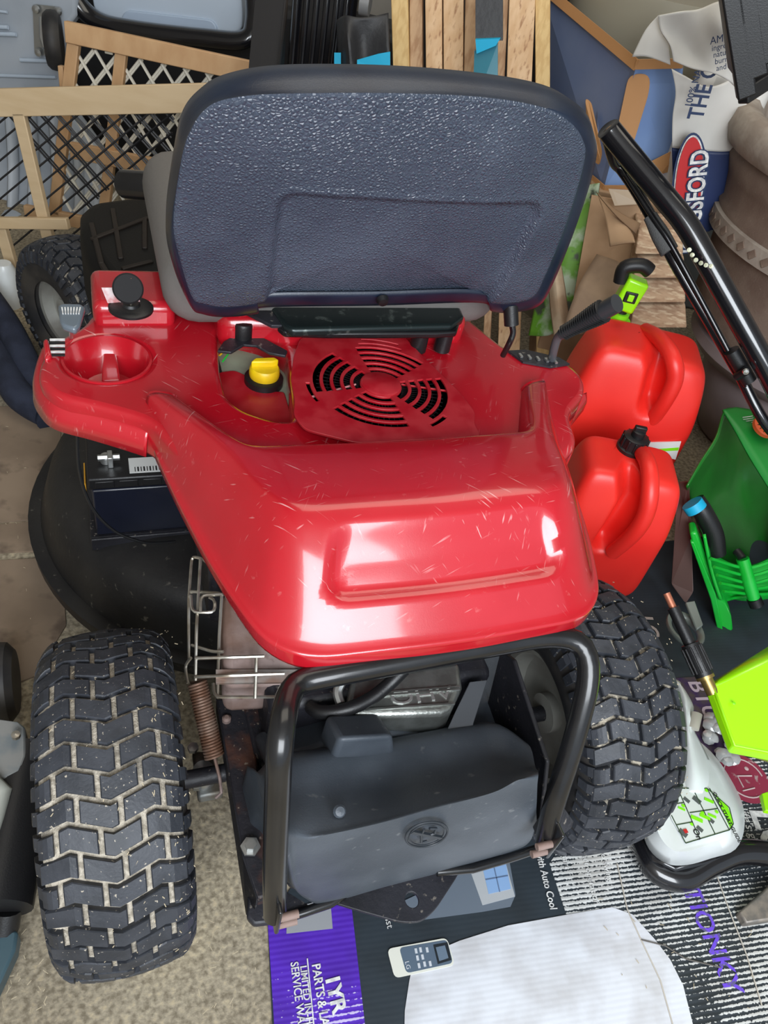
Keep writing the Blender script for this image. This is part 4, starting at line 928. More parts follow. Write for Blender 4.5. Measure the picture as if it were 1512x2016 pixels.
# =================================================================== CHARCOAL BAG
bagP = LP(.50, 2.05, 0)
bag = thing('charcoal_bag', 'white and navy paper charcoal bag with a rolled top, standing before the pots', 'bag', (bagP.x, bagP.y, 0))
DB = 1.46
def bagpt(u, v, off=0): return PE(u, v, DB+off)
def wr(u, v): return .018*math.sin(u*.06+v*.021)+.012*math.sin(v*.055-u*.03)
def bag_surface(name, rows, m, off=0, amp=.25, th=None):
    R_ = [[bagpt(u, v, off+amp*wr(u, v)*.6) for u, v in r] for r in rows]
    return MB().loft(refine(R_, 6, 6), False).build(name, m, bag, solid=.003 if th is None else th, offset=-1, ang=70)
bag_surface('white_front', [[(1322, 135), (1350, 150), (1390, 170), (1430, 160), (1462, 130)], [(1330, 180), (1355, 190), (1395, 205), (1440, 215), (1470, 210)], [(1324, 230), (1350, 235), (1390, 250), (1430, 260), (1462, 250)], [(1323, 290), (1350, 293), (1385, 296), (1420, 298), (1450, 296)]], PAPER, amp=.15)
bag_surface('navy_front', [[(1323, 290), (1350, 293), (1385, 296), (1420, 298), (1450, 296)], [(1325, 360), (1350, 362), (1385, 366), (1420, 368), (1445, 366)], [(1328, 440), (1350, 442), (1380, 444), (1415, 442), (1438, 438)], [(1329, 450), (1350, 452), (1380, 454), (1412, 452), (1436, 448)]], BAGB, amp=.08)
bag_surface('folded_flap', [[(1296, 30), (1340, 22), (1375, 18), (1410, 5), (1432, 0)], [(1300, 60), (1345, 60), (1385, 60), (1420, 55), (1440, 60)], [(1318, 90), (1355, 100), (1395, 110), (1430, 110), (1448, 115)], [(1325, 120), (1360, 135), (1405, 145), (1435, 160), (1455, 178)]], PAPER, off=-.07, amp=.6)
bag_surface('flap_corner', [[(1296, 30), (1305, 45), (1316, 75)], [(1270, 60), (1290, 75), (1318, 105)], [(1244, 112), (1275, 112), (1320, 128)]], PAPER, off=-.05, amp=.5)
MB().box(PE(1385, 300, 1.56)+UP*.02, (.17, .10, .36), rotz(-YAW)).build('bag_body', PAPER, bag, bev=.03, seg=3)
# printed emblem
bx = lambda u, v, o=-.012: bagpt(u, v, o)
def oval(cu_, cv_, au, av, tilt, off, m, name):
    pts = []
    for k in range(40):
        a = k*math.pi/20; x = au*math.cos(a); y = av*math.sin(a); pts.append(bx(cu_+x*math.cos(tilt)-y*math.sin(tilt), cv_+x*math.sin(tilt)+y*math.cos(tilt), off))
    return MB().prism(pts, Hd*.002).build(name, m, bag, smooth=False)
oval(1357, 358, 33, 97, .10, -.038, BAGT, 'emblem_outline'); oval(1357, 358, 29, 92, .10, -.041, WPRINT, 'emblem_border'); oval(1357, 358, 26, 88, .10, -.044, BAGR, 'emblem_oval')
up_ = (bx(1366, 290)-bx(1350, 440)); lf = (bx(1340, 360)-bx(1375, 364))
mesh_text('lettering', 'KINGSFORD', .054, BAGT, bag, bx(1372, 497, -.047), up_, lf, sx=.80, bold=.0045)
mesh_text('lettering', 'KINGSFORD', .054, WPRINT, bag, bx(1372, 497, -.050), up_, lf, sx=.80, bold=.0012)
u2 = (bx(1402, 140)-bx(1374, 233)); l2 = (bx(1350, 190)-bx(1390, 200))
mesh_text('lettering', 'THE ORIGINAL', .047, BAGT, bag, bx(1382, 236, -.046), u2, l2, sx=.8, bold=.001)
mesh_text('lettering', '100% NATURAL', .020, BAGT, bag, bx(1360, 212, -.046), u2, l2, sx=.95, bold=.0002)
for k, tline in enumerate(('AMERICA', 'ingredients', 'natural wood', 'burns hotter', 'and longer')):
    mesh_text('fine_print', tline, .015 if k else .019, BAGT, bag, bagpt(1398+3*k, 88+13*k, -.108), bagpt(1440, 62)-bagpt(1400, 72), bagpt(1400, 50)-bagpt(1404, 80), sx=.9)

# =================================================================== BLUE BOX, CARD BOX, WOOD BLOCK, LEAF BAG
bb = thing('shipping_box', 'blue printed cardboard box with brown edges, standing behind the handlebar', 'box', LP(.25, 2.2, 0))
E0 = PE(1262, 135, 1.50); E1 = PE(1190, 372, 1.50)
def quad(name, pts, m, parent, dv=None, bev=.0): return MB().prism(pts, dv if dv is not None else Hd*.006).build(name, m, parent, smooth=False, bev=bev)
Lq = [PE(1070, 0, 1.78), PE(1090, -20, 1.78), PE(1262, 130, 1.50), PE(1190, 372, 1.50), PE(1060, 300, 1.70)]
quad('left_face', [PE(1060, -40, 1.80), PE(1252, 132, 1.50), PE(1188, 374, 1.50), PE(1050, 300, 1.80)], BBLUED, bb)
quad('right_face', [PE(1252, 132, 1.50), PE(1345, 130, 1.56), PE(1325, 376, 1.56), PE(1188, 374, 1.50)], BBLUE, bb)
o_ = -Hd*.004
quad('corner_strip', fillet([PE(1238, 145, 1.505)+o_, PE(1280, 145, 1.50)+o_, PE(1278, 180, 1.50)+o_, PE(1244, 290, 1.49)+o_, PE(1205, 300, 1.49)+o_], .02, 4, True), BORG, bb, Hd*.003)
MB().bar(PE(1070, -25, 1.775)+o_, PE(1253, 128, 1.495)+o_, .022, .004, -Hd).build('top_edge_strip', BORG, bb)
MB().bar(PE(1250, 126, 1.495)+o_, PE(1345, 124, 1.555)+o_, .020, .004, -Hd).build('top_edge_strip', BORG, bb)
quad('left_mark', fillet([PE(1152, 192, 1.56)+o_, PE(1164, 200, 1.56)+o_, PE(1186, 300, 1.50)+o_, PE(1180, 325, 1.50)+o_, PE(1160, 310, 1.53)+o_], .01, 3, True), BORG, bb, Hd*.003)
quad('slanted_band', [PE(1272, 322, 1.51)+o_, PE(1345, 285, 1.56)+o_, PE(1345, 330, 1.56)+o_, PE(1300, 342, 1.52)+o_], BORG, bb, Hd*.003)
MB().bar(PE(1188, 371, 1.495)+o_, PE(1325, 371, 1.555)+o_, .018, .004, -Hd).build('bottom_edge_strip', BORG, bb)
MB().bar(PE(1188, 371, 1.495)+o_, PE(1140, 330, 1.585)+o_, .018, .004, -Hd).build('bottom_edge_strip', BORG, bb)
quad('logo_smile', [PE(1176, 218, 1.56), PE(1172, 240, 1.56), PE(1178, 300, 1.52), PE(1182, 300, 1.52)], BBLUED, bb, Hd*.002)
# brown torn carton
ct = thing('torn_carton', 'torn brown cardboard carton with loose flaps under the blue box', 'box', LP(.25, 1.85, 0))
quad('side_wall', [PE(1165, 385, 1.42), PE(1262, 402, 1.40), PE(1250, 520, 1.36), PE(1215, 640, 1.30), PE(1120, 640, 1.34), PE(1150, 470, 1.40)], CARD, ct, Hd*.006)
quad('front_wall', [PE(1262, 402, 1.40), PE(1310, 440, 1.40), PE(1340, 500, 1.36), PE(1250, 560, 1.34)], mat('tan_carton', (.40, .27, .17), .8, bump=.2, bscale=50), ct, Hd*.006)
fl = dgrid([[(1178, 385, 1.36), (1195, 400, 1.35), (1215, 425, 1.34)], [(1192, 430, 1.33), (1215, 440, 1.32), (1242, 455, 1.31)], [(1200, 485, 1.30), (1222, 480, 1.29), (1250, 475, 1.28)]], 1.36)
MB().loft(refine(fl, 4, 4), False).build('torn_flap', CARD, ct, solid=.004)
fl = dgrid([[(1175, 378, 1.35), (1185, 392, 1.34)], [(1212, 412, 1.33), (1215, 425, 1.32)], [(1262, 440, 1.33), (1252, 460, 1.32)]], 1.36)
MB().loft(refine(fl, 4, 4), False).build('torn_flap', mat('flap_edge', (.25, .15, .08), .8), ct, solid=.003)
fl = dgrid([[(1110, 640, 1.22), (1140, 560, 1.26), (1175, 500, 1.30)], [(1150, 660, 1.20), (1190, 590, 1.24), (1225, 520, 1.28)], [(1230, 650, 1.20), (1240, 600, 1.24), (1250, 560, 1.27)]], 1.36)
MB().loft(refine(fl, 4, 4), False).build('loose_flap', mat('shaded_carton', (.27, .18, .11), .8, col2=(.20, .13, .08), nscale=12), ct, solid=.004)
quad('clear_tape', [PE(1198, 372, 1.39), PE(1290, 378, 1.42), PE(1262, 402, 1.39), PE(1210, 405, 1.38)], CARDT, ct, Hd*.002)
sc_ = MB().box(LP(.44, 2.12, .27), (.24, .20, .54), rotz(-YAW)).build('plain_carton', CARD, bev=.004); tag(sc_, 'plain brown carton in the shade under the charcoal bag', 'box')
wb = thing('wood_block_stack', 'stack of sawn timber offcuts with saw marks, behind the big fuel can', 'wood', LP(.4, 1.8, 0))
WD = mat('sawn_wood', (.45, .30, .19), .75, col2=(.33, .20, .12), nscale=30, stretch=(1, 1, 5), col3=(.56, .42, .28), n3=40, lo3=.5, hi3=.6)
ys = [452, 505, 552, 600, 650]
for a, b in zip(ys, ys[1:]):
    k = (a-452)/200
    MB().prism([PE(1262-12*k-4, a, 1.32-.06*k), PE(1345+6*k, a, 1.34-.06*k), PE(1345+10*k, b-4, 1.31-.06*k), PE(1250-14*k, b-4, 1.29-.06*k)], Hd*.10).build('timber_offcut', WD, wb, bev=.003)
lf_ = thing('printed_sack', 'crumpled green and white leaf-printed sack behind the seat', 'sack', LP(.12, 1.95, 0))
g_ = dgrid([[(1070, 380, 1.52), (1120, 370, 1.50), (1180, 360, 1.47)], [(1065, 460, 1.46), (1115, 470, 1.42), (1165, 470, 1.42)], [(1060, 560, 1.40), (1100, 580, 1.36), (1150, 560, 1.38)], [(1040, 660, 1.34), (1080, 660, 1.32), (1120, 640, 1.34)]], 1.36)
MB().loft(refine(g_, 6, 6), False).build('sack_front', LEAFM, lf_, solid=.004)
g_ = dgrid([[(1078, 520, 1.34), (1090, 500, 1.34), (1102, 505, 1.34)], [(1082, 600, 1.30), (1098, 590, 1.29), (1112, 560, 1.32)], [(1090, 660, 1.26), (1110, 650, 1.26), (1120, 620, 1.30)]], 1.36)
MB().loft(refine(g_, 5, 5), False).build('sack_fold', mat('tan_fold', (.40, .30, .20), .8, col2=(.3, .2, .12), nscale=16), lf_, solid=.004)

# =================================================================== BOARDS behind seat
def board(u0, u1, ub0, ub1, D, m, label, dep=.035, vtop=-60, vbot=200, grp=None):
    T0, T1 = PE(u0, vtop, D+.06), PE(u1, vtop, D+.06); B0, B1 = PE(ub0, vbot, D), PE(ub1, vbot, D)
    hw_ = (T1-T0)*.25+(B1-B0)*.25; tm = (T0+T1)/2; bm_ = (B0+B1)/2; hw_ = Rd*hw_.dot(Rd)
    d = tm-bm_; lo = bm_-d*(bm_.z/d.z)
    b = MB().prism([tm-hw_, tm+hw_, lo+hw_, lo-hw_], Hd*dep)
    o = b.build('timber_board', m, bev=.002); tag(o, label, 'board', grp); return o
BD = 1.62
board(766, 804, 776, 806, BD, PINEY, 'yellow pine board, leftmost of the boards standing behind the seat', grp='boards standing behind the seat')
board(805, 832, 807, 832, BD+.01, CEDARD, 'narrow pinkish-brown board beside the yellow pine one', grp='boards standing behind the seat')
board(836, 870, 838, 872, BD, CEDAR, 'pale cedar board just right of the dark gap', grp='boards standing behind the seat')
board(871, 914, 873, 912, BD, CEDAR, 'wide cedar board, middle one of the group of three', grp='boards standing behind the seat')
board(915, 946, 913, 936, BD, CEDARD, 'reddish cedar board on the right of the middle group', grp='boards standing behind the seat')
board(988, 1004, 973, 992, BD, CEDARD, 'thin reddish board, left one of the right group', grp='boards standing behind the seat')
board(1005, 1056, 993, 1048, BD-.01, CEDAR, 'broad cedar board, widest of the right group', grp='boards standing behind the seat')
board(1057, 1080, 1049, 1088, BD, PINEY, 'yellowish board at the right end beside the blue box', grp='boards standing behind the seat')

# =================================================================== SUITCASE, BAG, STRAP, COOLER
su = thing('suitcase', 'black ribbed hard-shell suitcase standing behind the seat', 'suitcase', LP(-.34, 2.3, 0))
c_ = (PF(570, 60, 1.9)+PF(690, 60, 1.9))/2; ww = (PF(690, 60, 1.9)-PF(565, 60, 1.9)).length
MB().box(V(c_.x, c_.y, .46)+Hd*.1, (ww, .22, .92), rotz(-YAW)).build('shell', BLACKG, su, bev=.04, seg=5)
for k in range(6):
    q = V(c_.x, c_.y, .44)-Hd*.012+Rd*((k-2.5)*ww/6.6); MB().box(q, (ww/11, .016, .78), rotz(-YAW)).build('rib', BLACKG, su, bev=.006, seg=3)
q = PF(720, 5, 1.85); MB().lathe([(.03, -.012), (.03, .012)], q, Rd, 24).tube([q+V(0, 0, .03), q+V(0, 0, .06)], .008).build('caster', mat('caster_grey', (.2, .2, .2), .4), su)
bgk = thing('tote_bag', 'crumpled black woven bag with turquoise patches, beside the yellow board', 'bag', LP(-.2, 2.1, 0))
g_ = dgrid([[(662, 40, 1.74), (680, 30, 1.70), (715, 35, 1.70), (765, 25, 1.72)], [(664, 80, 1.72), (685, 80, 1.67), (715, 85, 1.70), (765, 80, 1.69)], [(666, 150, 1.70), (690, 150, 1.66), (720, 150, 1.68), (768, 150, 1.67)], [(668, 260, 1.66), (690, 260, 1.62), (720, 260, 1.64), (768, 260, 1.64)]], 1.22)
MB().loft(refine(g_, 6, 6), False).build('bag_side', BLKBAG, bgk, solid=.006)
quad('turquoise_patch', [PF(703, 118, 1.655), PF(745, 106, 1.655), PF(768, 102, 1.655), PF(768, 150, 1.645), PF(703, 150, 1.645)], BLUE, bgk, Hd*.003)
quad('turquoise_edge', [PF(658, 104, 1.69), PF(671, 104, 1.69), (PF(671, 150, 1.68)), PF(658, 150, 1.68)], BLUE, bgk, Hd*.003)
bg2 = thing('turquoise_bag', 'turquoise and black bag seen in the gap between the board groups', 'bag', LP(.02, 2.15, 0))
quad('bag_panel', [PF(936, -20, 1.72), PF(990, -20, 1.72), PF(990, 80, 1.70), PF(936, 80, 1.70)], BLKBAG, bg2, Hd*.02)
quad('turquoise_panel', [PF(936, 78, 1.69), PF(985, 76, 1.69), PF(976, 90, 1.69), PF(938, 106, 1.69)], BLUE, bg2, Hd*.02)
quad('lower_panel', [PF(934, 100, 1.70), PF(980, 85, 1.70), PF(980, 220, 1.66), PF(930, 220, 1.66)], mat('teal_wrap', (.02, .16, .22), .3, coat=.4), bg2, Hd*.02)
st = MB().prism([PF(503, -40, 1.55), PF(568, -40, 1.55), PF(548, 135, 1.45), PF(542, 400, 1.35), PF(480, 400, 1.35), PF(490, 135, 1.45)], Hd*.02).build('black_plank', mat('matt_black', (.012, .011, .012), .5), bev=.003)
tag(st, 'flat matt black plank standing left of the suitcase', 'plank')
# grey lid in black frame
cl = thing('utility_cart', 'light grey moulded panel held in a glossy black frame, behind the white-netted gate', 'cart', LP(-.7, 2.55, 0))
DC = 2.1
pf = [PF(u, v, DC) for u, v in ((180, -60), (470, -60), (478, 40), (472, 68), (360, 62), (205, 40), (182, 20))]
MB().prism(fillet(pf, .04, 5, True), Hd*.05).build('grey_panel', GREYL, cl, bev=.012, seg=3)
pf = [PF(u, v, DC-.008) for u, v in ((245, 20), (420, 40), (430, 66), (236, 44))]
MB().prism(fillet(pf, .02, 4, True), Hd*.02).build('panel_recess', mat('recess_grey', (.40, .49, .62), .5), cl, bev=.003)
MB().tube(spline([PF(140, -40, 2.05), PF(150, 0, 2.05), (PF(190, 40, 2.05)), PF(260, 58, 2.03), PF(400, 75, 2.02), PF(480, 78, 2.02), PF(500, 40, 2.04), PF(498, -40, 2.05)], 8), .030, 16, flat=.8).build('black_frame', BLACKG, cl)
MB().prism([PF(u, v, 2.12) for u, v in ((160, 50), (500, 80), (500, 130), (420, 120), (150, 60))], Hd*.03).build('frame_skirt', PLBLK, cl, bev=.008)
db = MB().box(LP(-.80, 2.78, .32), (1.1, .2, .64), rotz(-YAW)).build('dark_backdrop', mat('backdrop_black', (.012, .012, .014), .6), bev=.03, seg=3); tag(db, 'dark bin standing in the shade behind the white-netted gate', 'bin')  # added box, its near-black colour stands for the shade behind the gate
# grey wheeled panel
gp = thing('rolling_storage_base', 'big light grey plastic panel with a black caster, far left behind the gates', 'storage base', LP(-1.1, 2.45, 0))
pf = [PF(u, v, 2.02) for u, v in ((-60, -60), (150, -60), (150, 30), (128, 60), (122, 178), (60, 182), (-60, 180))]
MB().prism(pf, Hd*.06).build('upper_panel', GREY, gp, bev=.012, seg=3)
for a, b, r in (((-20, 52), (16, 54), .006), ((-20, 66), (32, 68), .006), ((-20, 20), (14, 24), .004), ((110, 120), (40, 118), .006), ((-20, 148), (110, 152), .005)):
    MB().tube([PF(*a, 2.01), PF(*b, 2.01)], r, 10).build('moulded_rib', GREYL, gp)
quad('caster_plate', fillet([PF(64, 8, 2.00), PF(120, 14, 2.00), PF(118, 40, 2.0), (PF(90, 110, 2.0)), PF(68, 108, 2.0)], .01, 3, True), ZINC, gp, Hd*.005)
for u, v in ((71, 18), (114, 22), (76, 103)): MB().lathe([(.012, 0), (.010, .006), (0, .008)], PF(u, v, 1.995), -Hd, 12).build('plate_bolt', ZINC, gp)
wq = PF(106, 80, 1.96); wax = UP.cross(wq-Cpos)+(wq-Cpos)*.10; MB().lathe([(.02, -.022), (.066, -.022), (.075, -.012), (.077, 0), (.075, .012), (.066, .022), (.02, .022)], wq, wax, 32).build('caster_wheel', RUBS, gp)
MB().tube([PF(84, 35, 1.98), PF(84, 75, 1.96), PF(90, 95, 1.95)], .010, 8).build('caster_fork', ZINC, gp)
lp_ = [PF(u, v, D) for u, v, D in ((-60, 190, 2.04), (120, 190, 2.04), (200, 300, 1.98), (190, 500, 1.85), (-60, 520, 1.8))]
MB().prism(lp_, Hd*.05).build('lower_panel', GREY, gp, bev=.015, seg=3)
for k, (u, v) in enumerate(((20, 300), (60, 290), (105, 300), (150, 330))):
    MB().tube(spline([PF(u, v-70, 2.0), PF(u+6, v+30, 1.93), PF(u+4, v+130, 1.87)], 5), .020, 12, flat=.7).build('moulded_rib', GREY, gp)
for u, v in ((20, 450), (60, 480), (20, 470), (45, 500), (88, 452)):
    MB().lathe([(.05, -.03), (.045, .01), (.03, .025), (0, .03)], PF(u, v, 1.82), -Hd, 20, ).build('moulded_knob', GREY, gp)

# =================================================================== GATES
def gate(label, P0, N, beams, netpoly, fams, netm, beamm, rail_w, grp=None):
    g = thing('folding_gate', label, 'gate', (P0.x, P0.y, 0))
    for a, b, wd_, off in beams:
        A = PP(*a, P0-N*off, N); B = PP(*b, P0-N*off, N); MB().bar(A, B, wd_, .018, N).build('rail', beamm, g, bev=.002)
    xs0 = min(p[0] for p in netpoly); xs1 = max(p[0] for p in netpoly)
    def clip(x0, y0, dx, dy):
        ts = []
        for i in range(len(netpoly)):
            ax_, ay_ = netpoly[i]; bx_, by_ = netpoly[(i+1) % len(netpoly)]
            ex, ey = bx_-ax_, by_-ay_; den = dx*ey-dy*ex
            if abs(den) < 1e-9: continue
            t = ((ax_-x0)*ey-(ay_-y0)*ex)/den; s = ((ax_-x0)*dy-(ay_-y0)*dx)/den
            if 0 <= s <= 1: ts.append(t)
        ts.sort(); return [(ts[i], ts[i+1]) for i in range(0, len(ts)-1, 2)]
    mb = MB()
    for (dx, dy, x0, y0, sx_, sy_, n, double, off, r) in fams:
        for k in range(n):
            for e in ((0, 6) if double else (0,)):
                ox, oy = x0+sx_*k+e, y0+sy_*k
                for t0_, t1_ in clip(ox, oy, dx, dy):
                    mb.tube([PP(ox+dx*t0_, oy+dy*t0_, P0-N*off, N), PP(ox+dx*t1_, oy+dy*t1_, P0-N*off, N)], r, 5)
    mb.build('netting', netm, g, kind='stuff'); return g
# rear gate, white net and orange timber
T_ = LP(-.6, 2.06, .75); B_ = LP(-.6, 1.98, 0); e = (T_-B_); N2 = (Rd.cross(e)).normalized()
if N2.dot(Cpos-T_) < 0: N2 = -N2
g_rear = gate('gate of orange pine rails with white diamond netting, behind the black-netted gate', T_, N2,
     [((130, 62), (500, 142), .046, -.01), ((146, 85), (108, 420), .030, 0), ((240, 100), (200, 470), .028, 0), ((118, 150), (128, 152), .05, .01), ((50, 415), (330, 470), .035, .0), ((140, 295), (345, 335), .04, -.01)],
     [(152, 92), (440, 150), (420, 380), (110, 420)],
     [(.5, .86, -140, 0, 42, 6, 19, False, .006, .0042), (-.62, .78, 160, 60, 44, 12, 19, True, .012, .0034)], NETW, PINEO, .03)
MB().box(PP(213, 84, T_+N2*.014, N2), (.020, .004, .050), rotz(-YAW)).build('tape_patch', mat('old_tape', (.45, .42, .34), .4), g_rear, bev=.001)
# front gate, black net and pale timber
T_ = LP(-.7, 1.88, .60); B_ = LP(-.7, 1.80, 0); e = (T_-B_); N1 = (Rd.cross(e)).normalized()
if N1.dot(Cpos-T_) < 0: N1 = -N1
gate('gate of pale pine rails with black diamond netting, in front at far left', T_, N1,
     [((-40, 203), (420, 192), .060, .0), ((38, 222), (98, 478), .030, 0), ((-2, 430), (58, 642), .030, 0), ((-30, 438), (135, 440), .028, -.02)],
     [(-20, 224), (345, 222), (330, 320), (200, 380), (150, 470), (60, 500), (-20, 500)],
     [(.77, -.64, -160, 260, 19, 22, 26, False, .010, .0026), (.66, .75, -130, 60, 26, -6, 24, True, .014, .0026)], NETB, PINEL, .03)

# navy hose loops, left
nv = thing('navy_hose', 'thick navy hose loops lying at the left edge below the gate', 'hose', LP(-.6, 1.2, 0))
MB().tube(spline([PZ(-40, 560, .10), PZ(15, 640, .09), PZ(55, 720, .06), PZ(85, 790, .03), PZ(100, 830, .02)], 8), .030, 14).build('hose_loop', NAVY, nv)
MB().tube(spline([PZ(-40, 640, .06), PZ(5, 720, .05), PZ(40, 780, .04), PZ(90, 812, .03)], 8), .034, 14).build('hose_loop', NAVY, nv)
# plastic jar behind
wj = MB().lathe([(.02, 0), (.03, .0), (.03, .10), (.02, .12), (0, .12)], PZ(20, 600, .0), seg=20).build('white_bottle', WHT); tag(wj, 'small white plastic bottle beside the pale gate post at left', 'bottle')

# black crate top right
cr = thing('milk_crate', 'black plastic crate in the top right corner above the clay pot', 'crate', LP(.75, 1.6, .84))
def CPd(u, v, D=1.40): return PD(u, v, D)
for a, b in (((1438, -20), (1470, 190)), ((1468, -20), (1492, 150)), ((1500, -30), (1520, 120))):
    MB().bar(CPd(*a), CPd(*b), .028, .02, -Hd).build('crate_post', PLBLK, cr, bev=.003)
for a, b in (((1462, 190), (1540, 140)), ((1450, 120), (1540, 70)), ((1445, 50), (1540, 5))):
    MB().bar(CPd(*a, 1.41), CPd(*b, 1.48), .024, .02, -Hd).build('crate_rail', PLBLK, cr, bev=.003)
for k in range(5): MB().bar(CPd(1470, 160-32*k, 1.42), CPd(1512, 110-30*k, 1.42), .008, .006, -Hd).build('crate_lattice', PLBLK, cr)
quad('crate_wall', [PD(1445, -40, 1.50), PD(1600, -40, 1.5), PD(1600, 150, 1.46), (PD(1475, 190, 1.46))], PLBLK, cr, Hd*.2)
# beige tub at top
tb = MB().lathe([(.10, -.30), (.13, .01), (.21, .50), (.215, .62)], LP(.38, 2.44, .30), seg=40).build('beige_tub', mat('translucent_beige', (.30, .27, .20), .4, coat=.2)); tag(tb, 'dull beige plastic tub behind the blue box', 'tub')
gb2 = MB().box(LP(.95, 2.80, .6), (.6, .2, 1.2), rotz(-YAW)).build('grey_cabinet', mat('slate_grey', (.13, .15, .16), .5), bev=.01); tag(gb2, 'slate grey cabinet behind the charcoal bag', 'cabinet')
sh_low = MB().box(LP(.05, 2.72, .5), (.6, .1, 1.0), rotz(-YAW)).build('dark_board', mat('dark_panel', (.02, .018, .018), .6), bev=.005); tag(sh_low, 'dark panel standing behind the upright boards', 'panel')

# =================================================================== CARDBOARD on the floor
YD = (PZ(530, 1860, 0)-PZ(540, 2010, 0)).normalized()       # long direction of the print
XD = V(YD.y, -YD.x, 0)
carton = thing('flattened_carton', 'flattened printed appliance carton on the floor, mostly black and white', 'cardboard', PZ(1000, 1900, 0))
rowdir = (YD.x, YD.y, 0)
CBLACK = print_mat('print_black_clean', (.022, .032, .042), (.45, .45, .44), rowdir, thr=.60, bmp=.04)
CTORN = print_mat('print_black_torn', (.022, .030, .038), (.62, .63, .62), rowdir, amount=1.45, thr=.10, bmp=.35, fn=1.3)
CPURP = print_mat('print_purple', (.085, .018, .46), (.55, .48, .75), rowdir, amount=1.6, thr=.42)
CWHITE = print_mat('print_white', (.66, .68, .73), (.34, .32, .32), rowdir, amount=.3, thr=.60, bmp=.07)
def fl_(pts, z, m, name, th=.004): return MB().prism([PZ(u, v, z) for u, v in pts], (0, 0, -th)).build(name, m, carton, smooth=False)
fl_([(527, 1815), (700, 1560), (1040, 1100), (1512, 1040), (1700, 1200), (1700, 2100), (540, 2100)], .004, CBLACK, 'black_panel')
fl_([(527, 1815), (690, 1768), (690, 1765), (728, 2100), (545, 2100)], .0052, CPURP, 'purple_panel', .001)
fl_([(1082, 1700), (1100, 1672), (1300, 1640), (1300, 1560), (1500, 1480), (1700, 1500), (1700, 2100), (1420, 2100), (1150, 1800), (1115, 1800)], .0050, CTORN, 'torn_panel', .0008)
blob = [PZ(u, v, .0060) for u, v in ((905, 1852), (1000, 1822), (1120, 1800), (1205, 1786), (1245, 1800), (1290, 1850), (1320, 1890), (1345, 1940), (1365, 2020), (1375, 2100), (795, 2100), (797, 1990), (806, 1930), (815, 1890))]
MB().prism(blob, (0, 0, -.0008)).build('white_shape', CWHITE, carton, smooth=False)
fl_([(565, 1790), (650, 1768), (655, 1828), (564, 1838)], .0060, mat('print_grey', (.30, .31, .33), .5), 'grey_picture', .0006)
fl_([(925, 1712), (1002, 1690), (1015, 1762), (1005, 1785), (950, 1795), (800, 1815), (760, 1790)], .0058, mat('print_slate', (.13, .16, .20), .5), 'slate_picture', .0006)
fl_([(925, 1712), (996, 1700), (1014, 1765), (950, 1782)], .0064, mat('print_silver', (.42, .44, .46), .4), 'unit_picture', .0006)
fl_([(950, 1708), (996, 1700), (1006, 1750), (962, 1760)], .0068, mat('print_sky', (.25, .40, .65), .3), 'unit_window', .0006)
for a, b in (((972, 1704), (984, 1756)), ((956, 1732), (1000, 1724))): MB().bar(PZ(*a, .0073), PZ(*b, .0073), .0016, .0004).build('window_bar', mat('print_dim', (.12, .18, .3), .4), carton, smooth=False)
# remote print
rm = fillet([PZ(u, v, .0068) for u, v in ((762, 1868), (880, 1846), (896, 1900), (777, 1926))], .008, 4, True)
MB().prism(rm, (0, 0, -.0008)).build('remote_print', mat('print_offwhite', (.70, .70, .62), .5), carton, smooth=False)
rm = fillet([PZ(u, v, .0072) for u, v in ((786, 1866), (880, 1850), (892, 1896), (800, 1916))], .006, 4, True)
MB().prism(rm, (0, 0, -.0004)).build('remote_face', mat('print_bluegrey', (.09, .13, .18), .5), carton, smooth=False)
fl_([(853, 1860), (881, 1855), (889, 1890), (862, 1898)], .0076, mat('print_screen_dark', (.015, .02, .025), .4), 'remote_screen', .0004)
fl_([(858, 1865), (876, 1861), (883, 1886), (865, 1892)], .0079, mat('print_screen', (.13, .18, .24), .4), 'remote_display', .0003)
bt = mat('print_button', (.55, .58, .62), .5)
for (u, v) in ((819, 1872), (828, 1870), (841, 1870), (822, 1886), (832, 1884), (825, 1901), (836, 1898), (847, 1897)):
    q = PZ(u, v, .0076); MB().box(q, (.0035, .0065, .0004), rotz(-math.atan2(YD.x, YD.y))).build('remote_button', bt, carton, smooth=False)
TW_ = WPRINT
def ftext(body, u, v, size, u2, v2, m=TW_, sx=1.0, bold=0, z=.0066):
    O = PZ(u, v, z); xd = PZ(u2, v2, z)-O; yd = V(0, 0, 1).cross(xd); mesh_text('lettering', body, size, m, carton, O, xd, yd, depth=.0003, sx=sx, bold=bold)
ftext('LG', 797, 1893, .0085, 805, 1925, bt, z=.0076)
ftext('1YR', 640, 1922, .027, 665, 2040, bold=.0009)
ftext('PARTS & LABOR', 614, 1899, .0165, 632, 2020, sx=.86, bold=.0003)
ftext('LIMITED IN-HOME', 591, 1902, .0125, 604, 2020, sx=.92, bold=.0002)
ftext('SERVICE WARRANTY', 572, 1895, .0150, 586, 2010, sx=.86, bold=.0002)
MB().bar(PZ(605, 1887, .0066), PZ(622, 2060, .0066), .0016, .0005).build('rule_line', TW_, carton, smooth=False)
ftext('ust', 757, 1804, .014, 762, 1825)
ftext('with Auto Cool', 1055, 1679, .0165, 1086, 1800, sx=.80, bold=.0002)
ftext('start', 1105, 1678, .014, 1113, 1715); ftext('quiet operation', 1142, 1668, .014, 1155, 1720); ftext('Auto swing', 1176, 1655, .014, 1190, 1710)
PT = mat('print_violet', (.14, .06, .62), .5, col2=(.1, .09, .2), nscale=120, lo=.5, hi=.6)
ftext('ETIONKY', 1333, 1723, .042, 1432, 1960, PT, sx=.95, bold=.0006, z=.0062)
ftext('LG', 1256, 1212, .046, 1290, 1300, mat('print_dirty_white', (.4, .36, .33), .7), bold=.001, z=.0062)
